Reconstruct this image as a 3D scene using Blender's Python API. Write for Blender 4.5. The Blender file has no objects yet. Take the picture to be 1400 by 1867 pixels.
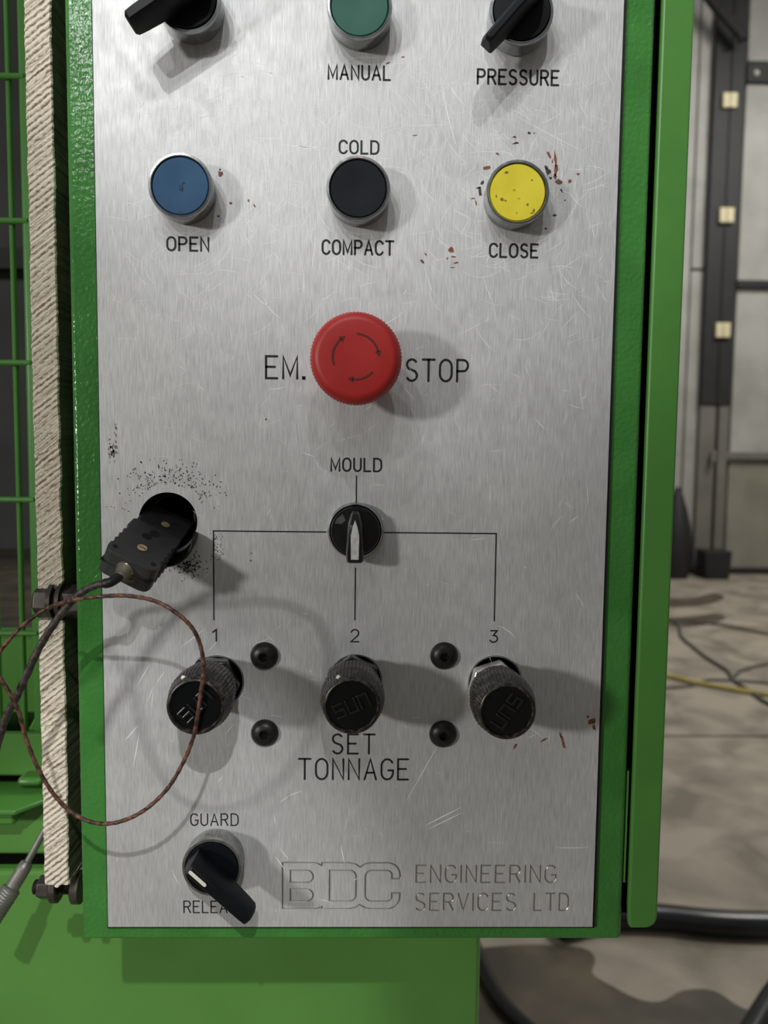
import bpy, bmesh, math, random
from mathutils import Vector, Matrix
random.seed(7)
S = bpy.context.scene
C = S.collection
PI = math.pi
# ------------------------------------------------------------------ camera
FPX, CX, CY = 1400.0, 700.0, 933.5
CAMD, CAMZ = 0.364, 1.30
def cam_axes(pit=0.0779453, yaw=0.01894829, rol=-0.01158614):
    r = Vector((1, 0, 0)); d = Vector((0, 0, -1)); w = Vector((0, 1, 0))
    Ym = Matrix.Rotation(-yaw, 3, 'Z')
    r, d, w = Ym @ r, Ym @ d, Ym @ w
    c, s = math.cos(pit), math.sin(pit)
    w, d = c*w + s*d, c*d - s*w
    c, s = math.cos(rol), math.sin(rol)
    r, d = c*r + s*d, c*d - s*r
    return r, d, w
CR, CD, CW = cam_axes()
cam = bpy.data.objects.new('camera', bpy.data.cameras.new('camera'))
C.objects.link(cam)
M = Matrix((CR, -CD, -CW)).transposed().to_4x4()
M.translation = Vector((0, -CAMD, CAMZ))
cam.matrix_world = M
cam.data.sensor_fit = 'VERTICAL'; cam.data.sensor_height = 36.0
cam.data.lens = FPX/1867*36
cam.data.clip_start = 0.02; cam.data.clip_end = 60
cam.data.dof.use_dof = True
cam.data.dof.focus_distance = 0.358
cam.data.dof.aperture_fstop = 10.0
S.camera = cam
# ------------------------------------------------------------------ world, lamps, exposure
S.view_settings.view_transform = 'Standard'
S.view_settings.look = 'None'
S.view_settings.gamma = 1.0
S.view_settings.use_curve_mapping = False
S.view_settings.exposure = 0.14
wd = bpy.data.worlds.new('workshop_light'); S.world = wd; wd.use_nodes = True
nt = wd.node_tree
bg = nt.nodes['Background']
tc = nt.nodes.new('ShaderNodeTexCoord'); sx = nt.nodes.new('ShaderNodeSeparateXYZ')
rp = nt.nodes.new('ShaderNodeValToRGB'); mr = nt.nodes.new('ShaderNodeMapRange')
nt.links.new(tc.outputs['Generated'], sx.inputs[0])
nt.links.new(sx.outputs['Z'], mr.inputs[0]); mr.inputs[1].default_value = -1; mr.inputs[2].default_value = 1
nt.links.new(mr.outputs[0], rp.inputs[0])
e = rp.color_ramp.elements
e[0].position = 0.0; e[0].color = (0.10, 0.095, 0.08, 1)
e[1].position = 1.0; e[1].color = (0.42, 0.43, 0.44, 1)
for p_, c_ in ((0.42, (0.13, 0.125, 0.11, 1)), (0.56, (0.30, 0.30, 0.29, 1)), (0.72, (0.46, 0.46, 0.45, 1))):
    q_ = e.new(p_); q_.color = c_
nt.links.new(rp.outputs[0], bg.inputs[0]); bg.inputs[1].default_value = 0.39

def aim(o, tgt):
    o.rotation_euler = (Vector(tgt) - o.location).to_track_quat('-Z', 'Y').to_euler()
def area(name, loc, tgt, size, power, col=(1, 1, 1)):
    l = bpy.data.lights.new(name, 'AREA'); l.shape = 'DISK'; l.size = size; l.energy = power; l.color = col
    o = bpy.data.objects.new(name, l); C.objects.link(o); o.location = loc; aim(o, tgt); return o
def spot(name, loc, tgt, power, ang, blend=0.4, rad=0.012, col=(1, 1, 1)):
    l = bpy.data.lights.new(name, 'SPOT'); l.energy = power; l.spot_size = math.radians(ang); l.spot_blend = blend
    l.shadow_soft_size = rad; l.color = col
    o = bpy.data.objects.new(name, l); C.objects.link(o); o.location = loc; aim(o, tgt); return o
TOP = Vector((0.0, 0.0, CAMZ + 0.20))
def lamp_dir(rx, rz, dist):           # a lamp whose shadows fall by (rx, rz) per unit of height above the panel
    v = Vector((-rx, -1.0, -rz)).normalized()
    return TOP + v*dist
for nm, rx, rz, pw in (('machine_spot', 0.45, -0.72, 13.0), ('machine_spot', -0.10, -0.98, 12.5),
                       ('machine_spot', 0.24, -0.85, 8.0), ('machine_spot', 0.50, -0.45, 9.0),
                       ('machine_spot', 0.45, -1.40, 8.0)):
    spot(nm, lamp_dir(rx, rz, 1.5), (0.0, 0.0, CAMZ + 0.262), pw, 17.5, 0.6)
spot('machine_spot', Vector((-0.12, 0.105, CAMZ-0.37)) + Vector((0.12, -1.0, 0.98)).normalized()*1.9, (-0.16, 0.105, CAMZ-0.40), 44.0, 12, 0.5)  # added low spot, narrow cone made to brighten only the lower machine body
# side lamp at the left that throws the wide shadows of the stop button and the plug
area('side_lamp', (-2.0, -1.75, CAMZ + 0.36), (0, 0, CAMZ - 0.05), 0.22, 25, (1.0, 0.985, 0.95))
# roof lamps over the aisle
area('roof_lamp', (3.2, 2.2, 5.6), (3.2, 3.4, 0), 1.2, 135, (1.0, 0.98, 0.93))
area('roof_lamp', (4.4, 5.0, 5.6), (4.4, 7.0, 1), 1.2, 110, (1.0, 0.98, 0.94))

# ------------------------------------------------------------------ pixel rays to points at known planes
def ray(px, py):
    return CW + CR*((px-CX)/FPX) + CD*((py-CY)/FPX)
def at(px, py, Y):
    v = ray(px, py); t = (CAMD + Y)/v.y
    return Vector((0, -CAMD, CAMZ)) + v*t
def W(px, py, h=0.0):                # h: millimetres in front of the face plate
    return at(px, py, -h/1000.0)
def F(px, py, z=0.0):
    v = ray(px, py); t = (z - CAMZ)/v.z
    return Vector((0, -CAMD, CAMZ)) + v*t
mm = 0.001
# ------------------------------------------------------------------ materials
def srgb(c):
    return tuple((x/255/12.92 if x/255 <= 0.04045 else ((x/255+0.055)/1.055)**2.4) for x in c) + (1,)
def N(nt_, t, **k):
    n = nt_.nodes.new(t)
    for a, b in k.items(): setattr(n, a, b)
    return n
def mat(name, col, rough=0.5, metal=0.0, var=0.0, vscale=60, bump=0.0, bscale=400, vec=(1, 1, 1), col2=None, spec=0.5, coat=0.0, detail=4, bdist=0.001, ramp=(0.35, 0.65), rvar=0.0):
    m = bpy.data.materials.new(name); m.use_nodes = True; t = m.node_tree
    b = t.nodes['Principled BSDF']
    c1 = srgb(col)
    b.inputs['Base Color'].default_value = c1
    b.inputs['Roughness'].default_value = rough
    b.inputs['Metallic'].default_value = metal
    b.inputs['Specular IOR Level'].default_value = spec
    b.inputs['Coat Weight'].default_value = coat
    tc_ = N(t, 'ShaderNodeTexCoord'); mp = N(t, 'ShaderNodeMapping'); mp.inputs['Scale'].default_value = vec
    t.links.new(tc_.outputs['Object'], mp.inputs['Vector'])
    if var or col2:
        n = N(t, 'ShaderNodeTexNoise'); n.inputs['Scale'].default_value = vscale; n.inputs['Detail'].default_value = detail
        t.links.new(mp.outputs[0], n.inputs['Vector'])
        r = N(t, 'ShaderNodeValToRGB'); r.color_ramp.elements[0].position = ramp[0]; r.color_ramp.elements[1].position = ramp[1]
        if col2: a_, z_ = c1, srgb(col2)
        else:
            a_ = tuple(max(0, x*(1-var)) for x in c1[:3])+(1,); z_ = tuple(min(1, x*(1+var)) for x in c1[:3])+(1,)
        r.color_ramp.elements[0].color = a_; r.color_ramp.elements[1].color = z_
        t.links.new(n.outputs['Fac'], r.inputs[0]); t.links.new(r.outputs[0], b.inputs['Base Color'])
        if rvar:
            q = N(t, 'ShaderNodeMapRange'); q.inputs[3].default_value = rough-rvar; q.inputs[4].default_value = rough+rvar
            t.links.new(n.outputs['Fac'], q.inputs[0]); t.links.new(q.outputs[0], b.inputs['Roughness'])
    if bump:
        n = N(t, 'ShaderNodeTexNoise'); n.inputs['Scale'].default_value = bscale; n.inputs['Detail'].default_value = 2
        t.links.new(mp.outputs[0], n.inputs['Vector'])
        u = N(t, 'ShaderNodeBump'); u.inputs['Strength'].default_value = bump; u.inputs['Distance'].default_value = bdist
        t.links.new(n.outputs['Fac'], u.inputs['Height']); t.links.new(u.outputs[0], b.inputs['Normal'])
    return m

def brushed():
    m = bpy.data.materials.new('brushed_steel'); m.use_nodes = True; t = m.node_tree
    b = t.nodes['Principled BSDF']; L = t.links.new
    tc_ = N(t, 'ShaderNodeTexCoord')
    def noise(scale, vec, det=3):
        mp = N(t, 'ShaderNodeMapping'); mp.inputs['Scale'].default_value = vec
        n = N(t, 'ShaderNodeTexNoise'); n.inputs['Scale'].default_value = scale; n.inputs['Detail'].default_value = det
        L(tc_.outputs['Object'], mp.inputs[0]); L(mp.outputs[0], n.inputs['Vector']); return n
    grain = noise(3200, (1, 1, 0.05), 3)
    grain2 = noise(1500, (1, 1, 0.06), 2)
    blot = noise(14, (1, 1, 1), 5)
    fine = noise(160, (1, 1, 0.7), 4)
    mx = N(t, 'ShaderNodeMath', operation='ADD'); L(grain.outputs['Fac'], mx.inputs[0]); L(grain2.outputs['Fac'], mx.inputs[1])
    r = N(t, 'ShaderNodeMapRange'); r.inputs[1].default_value = 0.7; r.inputs[2].default_value = 1.3; r.inputs[3].default_value = 0.80; r.inputs[4].default_value = 1.14
    L(mx.outputs[0], r.inputs[0])
    r2 = N(t, 'ShaderNodeMapRange'); r2.inputs[1].default_value = 0.3; r2.inputs[2].default_value = 0.7; r2.inputs[3].default_value = 0.90; r2.inputs[4].default_value = 1.07
    L(blot.outputs['Fac'], r2.inputs[0])
    mu = N(t, 'ShaderNodeMath', operation='MULTIPLY'); L(r.outputs[0], mu.inputs[0]); L(r2.outputs[0], mu.inputs[1])
    vm = N(t, 'ShaderNodeVectorMath', operation='SCALE'); vm.inputs[0].default_value = (0.635, 0.64, 0.64); L(mu.outputs[0], vm.inputs['Scale'])
    L(vm.outputs[0], b.inputs['Base Color'])
    b.inputs['Metallic'].default_value = 0.36
    r3 = N(t, 'ShaderNodeMapRange'); r3.inputs[1].default_value = 0.35; r3.inputs[2].default_value = 0.65; r3.inputs[3].default_value = 0.42; r3.inputs[4].default_value = 0.56
    L(fine.outputs['Fac'], r3.inputs[0]); L(r3.outputs[0], b.inputs['Roughness'])
    u = N(t, 'ShaderNodeBump'); u.inputs['Strength'].default_value = 0.35; u.inputs['Distance'].default_value = 0.00006
    L(mx.outputs[0], u.inputs['Height'])
    u2 = N(t, 'ShaderNodeBump'); u2.inputs['Strength'].default_value = 0.12; u2.inputs['Distance'].default_value = 0.0005
    wv = noise(22, (1, 1, 0.8), 2); L(wv.outputs['Fac'], u2.inputs['Height']); L(u.outputs[0], u2.inputs['Normal'])
    L(u2.outputs[0], b.inputs['Normal'])
    return m

def textured_green():
    m = bpy.data.materials.new('textured_green_paint'); m.use_nodes = True; t = m.node_tree
    b = t.nodes['Principled BSDF']; L = t.links.new
    tc_ = N(t, 'ShaderNodeTexCoord')
    n = N(t, 'ShaderNodeTexNoise'); n.inputs['Scale'].default_value = 480; n.inputs['Detail'].default_value = 0.8; n.inputs['Distortion'].default_value = 0.2
    L(tc_.outputs['Object'], n.inputs['Vector'])
    n2 = N(t, 'ShaderNodeTexNoise'); n2.inputs['Scale'].default_value = 35; n2.inputs['Detail'].default_value = 5
    L(tc_.outputs['Object'], n2.inputs['Vector'])
    r = N(t, 'ShaderNodeValToRGB'); r.color_ramp.elements[0].position = 0.35; r.color_ramp.elements[1].position = 0.65
    r.color_ramp.elements[0].color = srgb((60, 122, 54)); r.color_ramp.elements[1].color = srgb((70, 136, 62))
    L(n2.outputs['Fac'], r.inputs[0]); L(r.outputs[0], b.inputs['Base Color'])
    b.inputs['Roughness'].default_value = 0.2; b.inputs['Specular IOR Level'].default_value = 0.42
    u = N(t, 'ShaderNodeBump'); u.inputs['Strength'].default_value = 0.55; u.inputs['Distance'].default_value = 0.0007
    L(n.outputs['Fac'], u.inputs['Height']); L(u.outputs[0], b.inputs['Normal'])
    return m
M_STEEL = brushed()
M_GREENT = textured_green()
M_GREEN = mat('smooth_green_paint', (94, 148, 70), 0.24, var=0.06, vscale=12, bump=0.12, bscale=300, bdist=0.0004)
M_GREEN_EDGE = mat('green_paint_semi_smooth', (80, 138, 60), 0.36, var=0.05, vscale=30, bump=0.2, bscale=260, bdist=0.0005)
M_BLACKGAP = mat('black_gasket', (14, 15, 15), 0.7)
M_INNER = mat('dark_interior', (20, 22, 20), 0.8)
M_INK = mat('black_engraving_paint', (22, 22, 22), 0.6)
M_GROOVE = mat('groove_metal', (176, 174, 168), 0.3, 0.8)
M_CHROME = mat('satin_chrome', (164, 166, 168), 0.22, 1.0, var=0.12, vscale=220, rvar=0.08)
M_ALU = mat('worn_zinc', (150, 150, 146), 0.36, 0.9, var=0.2, vscale=260, rvar=0.08)
M_BLACK = mat('black_plastic', (11, 14, 19), 0.45, var=0.2, vscale=120, spec=0.25)
M_BLACKCAP = mat('black_button_plastic', (14, 17, 24), 0.5, var=0.12, vscale=90, spec=0.2)
M_KNOB = mat('glossy_black_plastic', (20, 21, 21), 0.28, var=0.3, vscale=300, coat=0.2)
M_KNOBW = mat('worn_black_knurl', (30, 29, 28), 0.32, col2=(98, 88, 78), vscale=380, ramp=(0.48, 0.75))
M_FACE = mat('dark_glossy_face', (8, 11, 14), 0.14, bump=0.1, bscale=500, bdist=0.0002)
M_BLUE = mat('blue_cap', (27, 70, 106), 0.5, col2=(36, 80, 114), vscale=70, spec=0.3)
M_GREENCAP = mat('dark_green_cap', (38, 90, 76), 0.5, col2=(45, 99, 84), vscale=70, spec=0.3)
M_YELLOW = mat('yellow_cap', (214, 200, 42), 0.45, col2=(224, 210, 56), vscale=80)
M_RED = mat('red_plastic', (164, 30, 28), 0.48, col2=(176, 38, 34), vscale=60, ramp=(0.3, 0.7))
M_REDARROW = mat('recessed_arrow', (84, 26, 24), 0.7)
M_WHITE = mat('white_insert', (225, 222, 205), 0.5, var=0.08, vscale=300)
M_SILVER = mat('silver_insert', (205, 206, 204), 0.45, 0.15, var=0.14, vscale=420)
M_SCREW = mat('black_oxide_steel', (52, 50, 48), 0.4, 0.7, var=0.25, vscale=300, bump=0.1, bscale=900, bdist=0.0002)
M_NUT = mat('dark_bolt_steel', (84, 78, 74), 0.42, 0.6, var=0.25, vscale=200)
M_BRASS = mat('brass_screw', (226, 206, 156), 0.35, 0.5, var=0.15, vscale=500)
M_NICKEL = mat('nickel_gland', (178, 168, 146), 0.3, 0.95, var=0.12, vscale=300)
M_RUBBER = mat('rubber', (20, 20, 21), 0.5, var=0.2, vscale=200)
M_TC = mat('thermocouple_plastic', (56, 56, 58), 0.46, var=0.14, vscale=160, bump=0.08, bscale=700, bdist=0.0002)
M_WIRE = mat('copper_brown_braid', (46, 32, 28), 0.45, col2=(146, 94, 74), vscale=330, vec=(1, 1, 1), ramp=(0.40, 0.78), bump=0.6, bscale=1100, bdist=0.0005)
M_CABLE = mat('dark_cable_sleeve', (44, 38, 34), 0.5, col2=(92, 82, 74), vscale=420, ramp=(0.45, 0.8), bump=0.5, bscale=900, bdist=0.0005)
M_BOARDSIDE = mat('board_face_dark', (96, 92, 76), 0.85, var=0.3, vscale=40, bump=0.3, bscale=300, bdist=0.0006)
M_GREYMETAL = mat('grey_probe_metal', (132, 132, 124), 0.42, 0.5, var=0.2, vscale=90, vec=(1, 1, 1))
M_WALL = mat('dull_sheet_metal', (150, 148, 142), 0.6, col2=(172, 170, 164), vscale=2.2, detail=6)
M_WALLLOW = mat('lower_sheet_metal', (124, 120, 108), 0.6, col2=(146, 141, 128), vscale=2.0, detail=6)
M_POST = mat('dark_painted_steel', (27, 27, 26), 0.6, var=0.2, vscale=6)
M_POSTLOW = mat('grey_post_paint', (112, 108, 100), 0.6, var=0.1, vscale=3)
M_CREAM = mat('cream_hinge', (214, 204, 166), 0.6, var=0.06, vscale=20)
M_HOSE = mat('black_hose', (22, 24, 26), 0.3, var=0.2, vscale=20)
M_CORD = mat('grey_floor_cable', (84, 82, 74), 0.6)
M_YCORD = mat('yellow_cable', (176, 160, 84), 0.6, var=0.15, vscale=12)
M_SCRATCH = mat('bright_scratch', (250, 250, 248), 0.7, 0.15)
M_BRIGHT = mat('bright_nut_steel', (225, 224, 218), 0.3, 0.75)
M_FLECK = mat('red_brown_paint_chip', (126, 76, 56), 0.6, var=0.25, vscale=500)
M_DARKFLECK = mat('dark_residue', (64, 54, 48), 0.7)
M_GREASE = mat('grey_residue', (112, 110, 106), 0.7)
M_VOID = mat('seal_and_shade_black', (5, 5, 5), 0.95, spec=0.1)  # near-black of the seal strip, also painted in as shade in gaps
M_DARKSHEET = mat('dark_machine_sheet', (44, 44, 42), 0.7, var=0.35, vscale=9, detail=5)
def board_mat():
    m = bpy.data.materials.new('sawn_board_edge'); m.use_nodes = True; t = m.node_tree; L = t.links.new
    b = t.nodes['Principled BSDF']; b.inputs['Roughness'].default_value = 0.9; b.inputs['Specular IOR Level'].default_value = 0.15
    tc_ = N(t, 'ShaderNodeTexCoord'); mp = N(t, 'ShaderNodeMapping'); mp.inputs['Rotation'].default_value = (0, math.radians(35), 0); mp.inputs['Scale'].default_value = (0.16, 0.16, 1.6)
    L(tc_.outputs['Object'], mp.inputs[0])
    n = N(t, 'ShaderNodeTexNoise'); n.inputs['Scale'].default_value = 260; n.inputs['Detail'].default_value = 5; L(mp.outputs[0], n.inputs['Vector'])
    n2 = N(t, 'ShaderNodeTexNoise'); n2.inputs['Scale'].default_value = 700; n2.inputs['Detail'].default_value = 3; L(tc_.outputs['Object'], n2.inputs['Vector'])
    ad = N(t, 'ShaderNodeMath', operation='ADD'); L(n.outputs['Fac'], ad.inputs[0]); L(n2.outputs['Fac'], ad.inputs[1])
    r = N(t, 'ShaderNodeValToRGB'); r.color_ramp.elements[0].position = 0.30; r.color_ramp.elements[1].position = 0.55
    r.color_ramp.elements[0].color = srgb((140, 124, 104)); r.color_ramp.elements[1].color = srgb((236, 226, 208))
    mp2 = N(t, 'ShaderNodeMapping'); mp2.inputs['Rotation'].default_value = (0, math.radians(38), 0); L(tc_.outputs['Object'], mp2.inputs[0])
    wv = N(t, 'ShaderNodeTexWave', wave_type='BANDS', bands_direction='Z'); wv.inputs['Scale'].default_value = 120; wv.inputs['Distortion'].default_value = 3.0; wv.inputs['Detail'].default_value = 3; wv.inputs['Detail Scale'].default_value = 2.5
    L(mp2.outputs[0], wv.inputs['Vector'])
    w2 = N(t, 'ShaderNodeMath', operation='MULTIPLY'); w2.inputs[1].default_value = 0.34; L(wv.outputs['Fac'], w2.inputs[0])
    h = N(t, 'ShaderNodeMath', operation='MULTIPLY_ADD'); h.inputs[1].default_value = 0.36; L(ad.outputs[0], h.inputs[0]); L(w2.outputs[0], h.inputs[2]); L(h.outputs[0], r.inputs[0])
    L(r.outputs[0], b.inputs['Base Color'])
    u = N(t, 'ShaderNodeBump'); u.inputs['Strength'].default_value = 0.5; u.inputs['Distance'].default_value = 0.0006
    L(ad.outputs[0], u.inputs['Height']); L(u.outputs[0], b.inputs['Normal'])
    return m
M_BOARD = board_mat()
def floor_mat():
    m = bpy.data.materials.new('dusty_concrete'); m.use_nodes = True; t = m.node_tree; L = t.links.new
    b = t.nodes['Principled BSDF']; b.inputs['Roughness'].default_value = 0.7
    tc_ = N(t, 'ShaderNodeTexCoord')
    n = N(t, 'ShaderNodeTexNoise'); n.inputs['Scale'].default_value = 3.5; n.inputs['Detail'].default_value = 8; n.inputs['Distortion'].default_value = 0.5; L(tc_.outputs['Object'], n.inputs['Vector'])
    r = N(t, 'ShaderNodeValToRGB')
    r.color_ramp.elements[0].position = 0.36; r.color_ramp.elements[0].color = srgb((118, 110, 96))
    r.color_ramp.elements[1].position = 0.60; r.color_ramp.elements[1].color = srgb((160, 150, 134))
    L(n.outputs['Fac'], r.inputs[0]); L(r.outputs[0], b.inputs['Base Color'])
    return m
M_FLOOR = floor_mat()

# ------------------------------------------------------------------ mesh helpers
class MB:
    def __init__(s): s.v = []; s.f = []; s.mi = []
    def add(s, vs, fs, mi=0):
        o = len(s.v); s.v += [Vector(v) for v in vs]; s.f += [tuple(i+o for i in f) for f in fs]; s.mi += [mi]*len(fs); return s
    def box(s, a, b, mi=0):
        x0, x1 = sorted((a[0], b[0])); y0, y1 = sorted((a[1], b[1])); z0, z1 = sorted((a[2], b[2]))
        vs = [(x, y, z) for x in (x0, x1) for y in (y0, y1) for z in (z0, z1)]
        return s.add(vs, [(0, 1, 3, 2), (4, 6, 7, 5), (0, 4, 5, 1), (2, 3, 7, 6), (0, 2, 6, 4), (1, 5, 7, 3)], mi)
    def lathe(s, prof, n=64, kn=None, cap0=True, cap1=True, mi=0, c=(0, 0)):
        """profile (r, h) in metres around an axis that points out of the face plate (-Y). kn: {index: (teeth, depth)}"""
        vs = []; fs = []
        for i, (r, h) in enumerate(prof):
            for k in range(n):
                a = 2*PI*k/n; rr = r
                if kn and i in kn: rr = r - (kn[i][1] if (k % 4) < 2 else 0)
                vs.append((c[0]+rr*math.cos(a), -h, c[1]+rr*math.sin(a)))
        for i in range(len(prof)-1):
            for k in range(n):
                k2 = (k+1) % n
                fs.append((i*n+k, i*n+k2, (i+1)*n+k2, (i+1)*n+k))
        if cap0: fs.append(tuple(reversed(range(n))))
        if cap1: fs.append(tuple((len(prof)-1)*n+k for k in range(n)))
        return s.add(vs, fs, mi)
    def prism(s, poly, h0, h1, mi=0):
        """polygon (x, z) pulled from height h0 to h1 in front of the plate"""
        n = len(poly)
        vs = [(x, -h0, z) for x, z in poly]+[(x, -h1, z) for x, z in poly]
        fs = [tuple(reversed(range(n))), tuple(range(n, 2*n))]+[(k, (k+1) % n, n+(k+1) % n, n+k) for k in range(n)]
        return s.add(vs, fs, mi)
    def tube(s, pts, rad, n=10, mi=0, closed=False, caps=True, twist=None):
        pts = [Vector(p) for p in pts]; vs = []; fs = []
        m = len(pts); up = None
        for i, p in enumerate(pts):
            t = (pts[min(i+1, m-1)] - pts[max(i-1, 0)]).normalized()
            if up is None:
                up = t.orthogonal().normalized()
            up = (up - t*up.dot(t)).normalized(); bi = t.cross(up)
            r = rad[i] if isinstance(rad, (list, tuple)) else rad
            for k in range(n):
                a = 2*PI*k/n
                rr = r
                if twist: rr = r*(1+twist[0]*math.cos(2*(a + i*twist[1])))
                vs.append(p + (up*math.cos(a)+bi*math.sin(a))*rr)
        for i in range(m-1):
            for k in range(n):
                fs.append((i*n+k, i*n+(k+1) % n, (i+1)*n+(k+1) % n, (i+1)*n+k))
        if caps: fs.append(tuple(reversed(range(n)))); fs.append(tuple((m-1)*n+k for k in range(n)))
        return s.add(vs, fs, mi)
    def build(s, name, mats, parent=None, loc=None, smooth=35, bevel=0, seg=2, fix=True, label=None, kind=None):
        me = bpy.data.meshes.new(name)
        me.from_pydata([tuple(v) for v in s.v], [], s.f)
        if not isinstance(mats, (list, tuple)): mats = [mats]
        for m in mats: me.materials.append(m)
        for p, i in zip(me.polygons, s.mi): p.material_index = i
        if fix:
            b = bmesh.new(); b.from_mesh(me); bmesh.ops.recalc_face_normals(b, faces=b.faces); b.to_mesh(me); b.free()
        if smooth:
            me.polygons.foreach_set('use_smooth', [True]*len(me.polygons))
            me.set_sharp_from_angle(angle=math.radians(smooth))
        o = bpy.data.objects.new(name, me); C.objects.link(o)
        if parent: o.parent = parent
        if loc is not None: o.location = loc
        if bevel:
            bv = o.modifiers.new('bevel', 'BEVEL'); bv.width = bevel; bv.segments = seg; bv.limit_method = 'ANGLE'; bv.angle_limit = math.radians(40); bv.harden_normals = False
        if label: o['label'] = label
        if kind: o['kind'] = kind
        return o
def thing(name, label, cat, loc=(0, 0, 0), group=None, kind=None):
    o = bpy.data.objects.new(name, None); C.objects.link(o); o.location = loc; o.empty_display_size = 0.01
    o['label'] = label; o['category'] = cat
    if group: o['group'] = group
    return o
def tag(o, label, cat, group=None):
    o['label'] = label; o['category'] = cat
    if group: o['group'] = group
    return o
def catmull(P, sub=10):
    P = [Vector(p) for p in P]; P = [2*P[0]-P[1]]+P+[2*P[-1]-P[-2]]; out = []
    for i in range(1, len(P)-2):
        for k in range(sub):
            t = k/sub; a, b, c, d = P[i-1:i+3]
            out.append(0.5*((2*b)+(c-a)*t+(2*a-5*b+4*c-d)*t*t+(3*b-a-3*c+d)*t**3))
    out.append(P[-2]); return out
def arc(cx, cy, rx, ry, a0, a1, n=12):
    return [(cx+rx*math.cos(math.radians(a0+(a1-a0)*k/n)), cy+ry*math.sin(math.radians(a0+(a1-a0)*k/n))) for k in range(n+1)]

# ================================================================== SETTING
FAR = F(1330, 1047)
WY = FAR.y
b = MB(); b.box((-6, -5, -0.12), (9, WY+0.6, -0.02)); fl = b.build('floor', M_FLOOR); fl['kind'] = 'structure'
seam = F(1300, 1342).y
# the floor slabs, with their joint recessed
for y0, y1 in ((-5, seam-0.012), (seam+0.012, WY+0.5)):
    b = MB(); b.box((-6, y0, -0.02), (9, y1, 0.0)); b.build('slab', M_FLOOR, fl)
b = MB(); b.box((-6, WY+0.12, 0), (9, WY+0.3, 6.0)); wall = b.build('wall_back', M_WALL); wall['kind'] = 'structure'
def wall_piece(name, px0, px1, py0, py1, front, thick, m, parent, ref=700, bevel=0.006):
    """a flat piece on the far wall between two image columns / rows measured at the wall's plane"""
    a = at(px0, ref, WY+front); c = at(px1, ref, WY+front); a.z = at((px0+px1)/2, py0, WY+front).z; c.z = at((px0+px1)/2, py1, WY+front).z
    b_ = MB(); b_.box((a.x, WY+front, max(c.z, 0.0)), (c.x, WY+front+thick, a.z)); return b_.build(name, m, parent, bevel=bevel)
# wall sheets seen beside the post; above and below the rails
wall_piece('wall_sheet', 1150, 1249, -60, 1040, 0.07, 0.05, M_WALL, wall)
wall_piece('wall_sheet', 1252, 1276, 494, 1040, 0.05, 0.07, M_WALL, wall)
wall_piece('wall_sheet', 1252, 1276, -60, 489, 0.05, 0.07, M_WALL, wall)
wall_piece('wall_sheet', 1336, 1500, -60, 112, 0.06, 0.06, M_WALL, wall)
wall_piece('wall_sheet', 1336, 1500, 150, 512, 0.06, 0.06, M_WALL, wall)
wall_piece('wall_sheet', 1336, 1500, 524, 826, 0.06, 0.06, M_WALL, wall)
wall_piece('wall_sheet', 1336, 1500, 846, 1036, 0.06, 0.06, M_WALLLOW, wall)
tr = wall_piece('trim_1', 1180, 1560, 1037, 1049, 0.0, 0.10, M_POST, None); tr['kind'] = 'structure'
post = thing('steel_post', 'dark upright steel post with cream blocks, against the far workshop wall', 'post', at(1312, 1047, WY-0.05))
PL = post.location
def rel(o_, base):
    o_.data.transform(Matrix.Translation(-Vector(base))); return o_
def post_piece(name, x0, x1, y0, y1, f0, th, m, ref=700):
    o_ = wall_piece(name, x0, x1, y0, y1, f0, th, m, None, ref); rel(o_, PL); o_.parent = post; return o_
post_piece('upper_post', 1279, 1333, -80, 738, -0.04, 0.05, M_POST)
post_piece('web', 1308, 1311, -80, 738, -0.055, 0.02, M_POST)
lw = post_piece('lower_post', 1279, 1308, 738, 1045, -0.02, 0.05, M_POSTLOW); lw['label'] = 'grey lower half of the post'
lw = post_piece('lower_flange', 1314, 1331, 738, 1045, -0.02, 0.05, M_POSTLOW)
for x, y in ((1332, 181), (1326, 391), (1319, 601)):
    o_ = post_piece('hinge_block', x-13, x-1, y-13, y+14, -0.09, 0.05, M_CREAM, y); o_['label'] = 'cream block'
    o_ = post_piece('hinge_block', x, x+13, y-13, y+14, -0.09, 0.05, M_CREAM, y); o_['label'] = 'cream block'
o_ = wall_piece('hinge_pin', 1303, 1312, 822, 842, -0.12, 0.05, M_POSTLOW, None); rel(o_, PL); o_.parent = post
for nm, x0, x1, y0, y1, m, lb in (('wall_rail', 1336, 1520, 114, 150, M_POST, 'thick black rail across the top of the far wall'),
                              ('wall_rail', 1336, 1520, 512, 525, M_POST, 'thin black rail at mid height of the far wall'),
                              ('wall_rail', 1330, 1520, 825, 838, M_CREAM, 'pale thin rail low on the far wall')):
    o_ = wall_piece(nm, x0, x1, y0, y1, 0.0, 0.058, m, None)
    tag(o_, lb, 'rail')
    if m is M_CREAM: o_.data.materials[0] = M_POSTLOW
bolt_ = MB(); pc = at(1380, 132, WY-0.03)
bolt_.lathe([(0.035, 0), (0.035, 0.02), (0.025, 0.035)], 12)
bo = bolt_.build('rail_bolt', M_WALL); bo.location = (pc.x, WY-0.0, pc.z)
tag(bo, 'pale round bolt on the thick black wall rail', 'bolt')
# diagonal brace at the top
b = MB(); p0 = at(1302, 6, WY-0.24); p1 = at(1352, 62, WY-0.24)
b.tube([p0+Vector((-.2, 0, .25)), p0, p1, p1+Vector((.02, 0, -.06))], 0.06, 8)
tag(b.build('brace', M_POST), 'dark diagonal brace crossing the top of the far steel post', 'brace')
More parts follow.
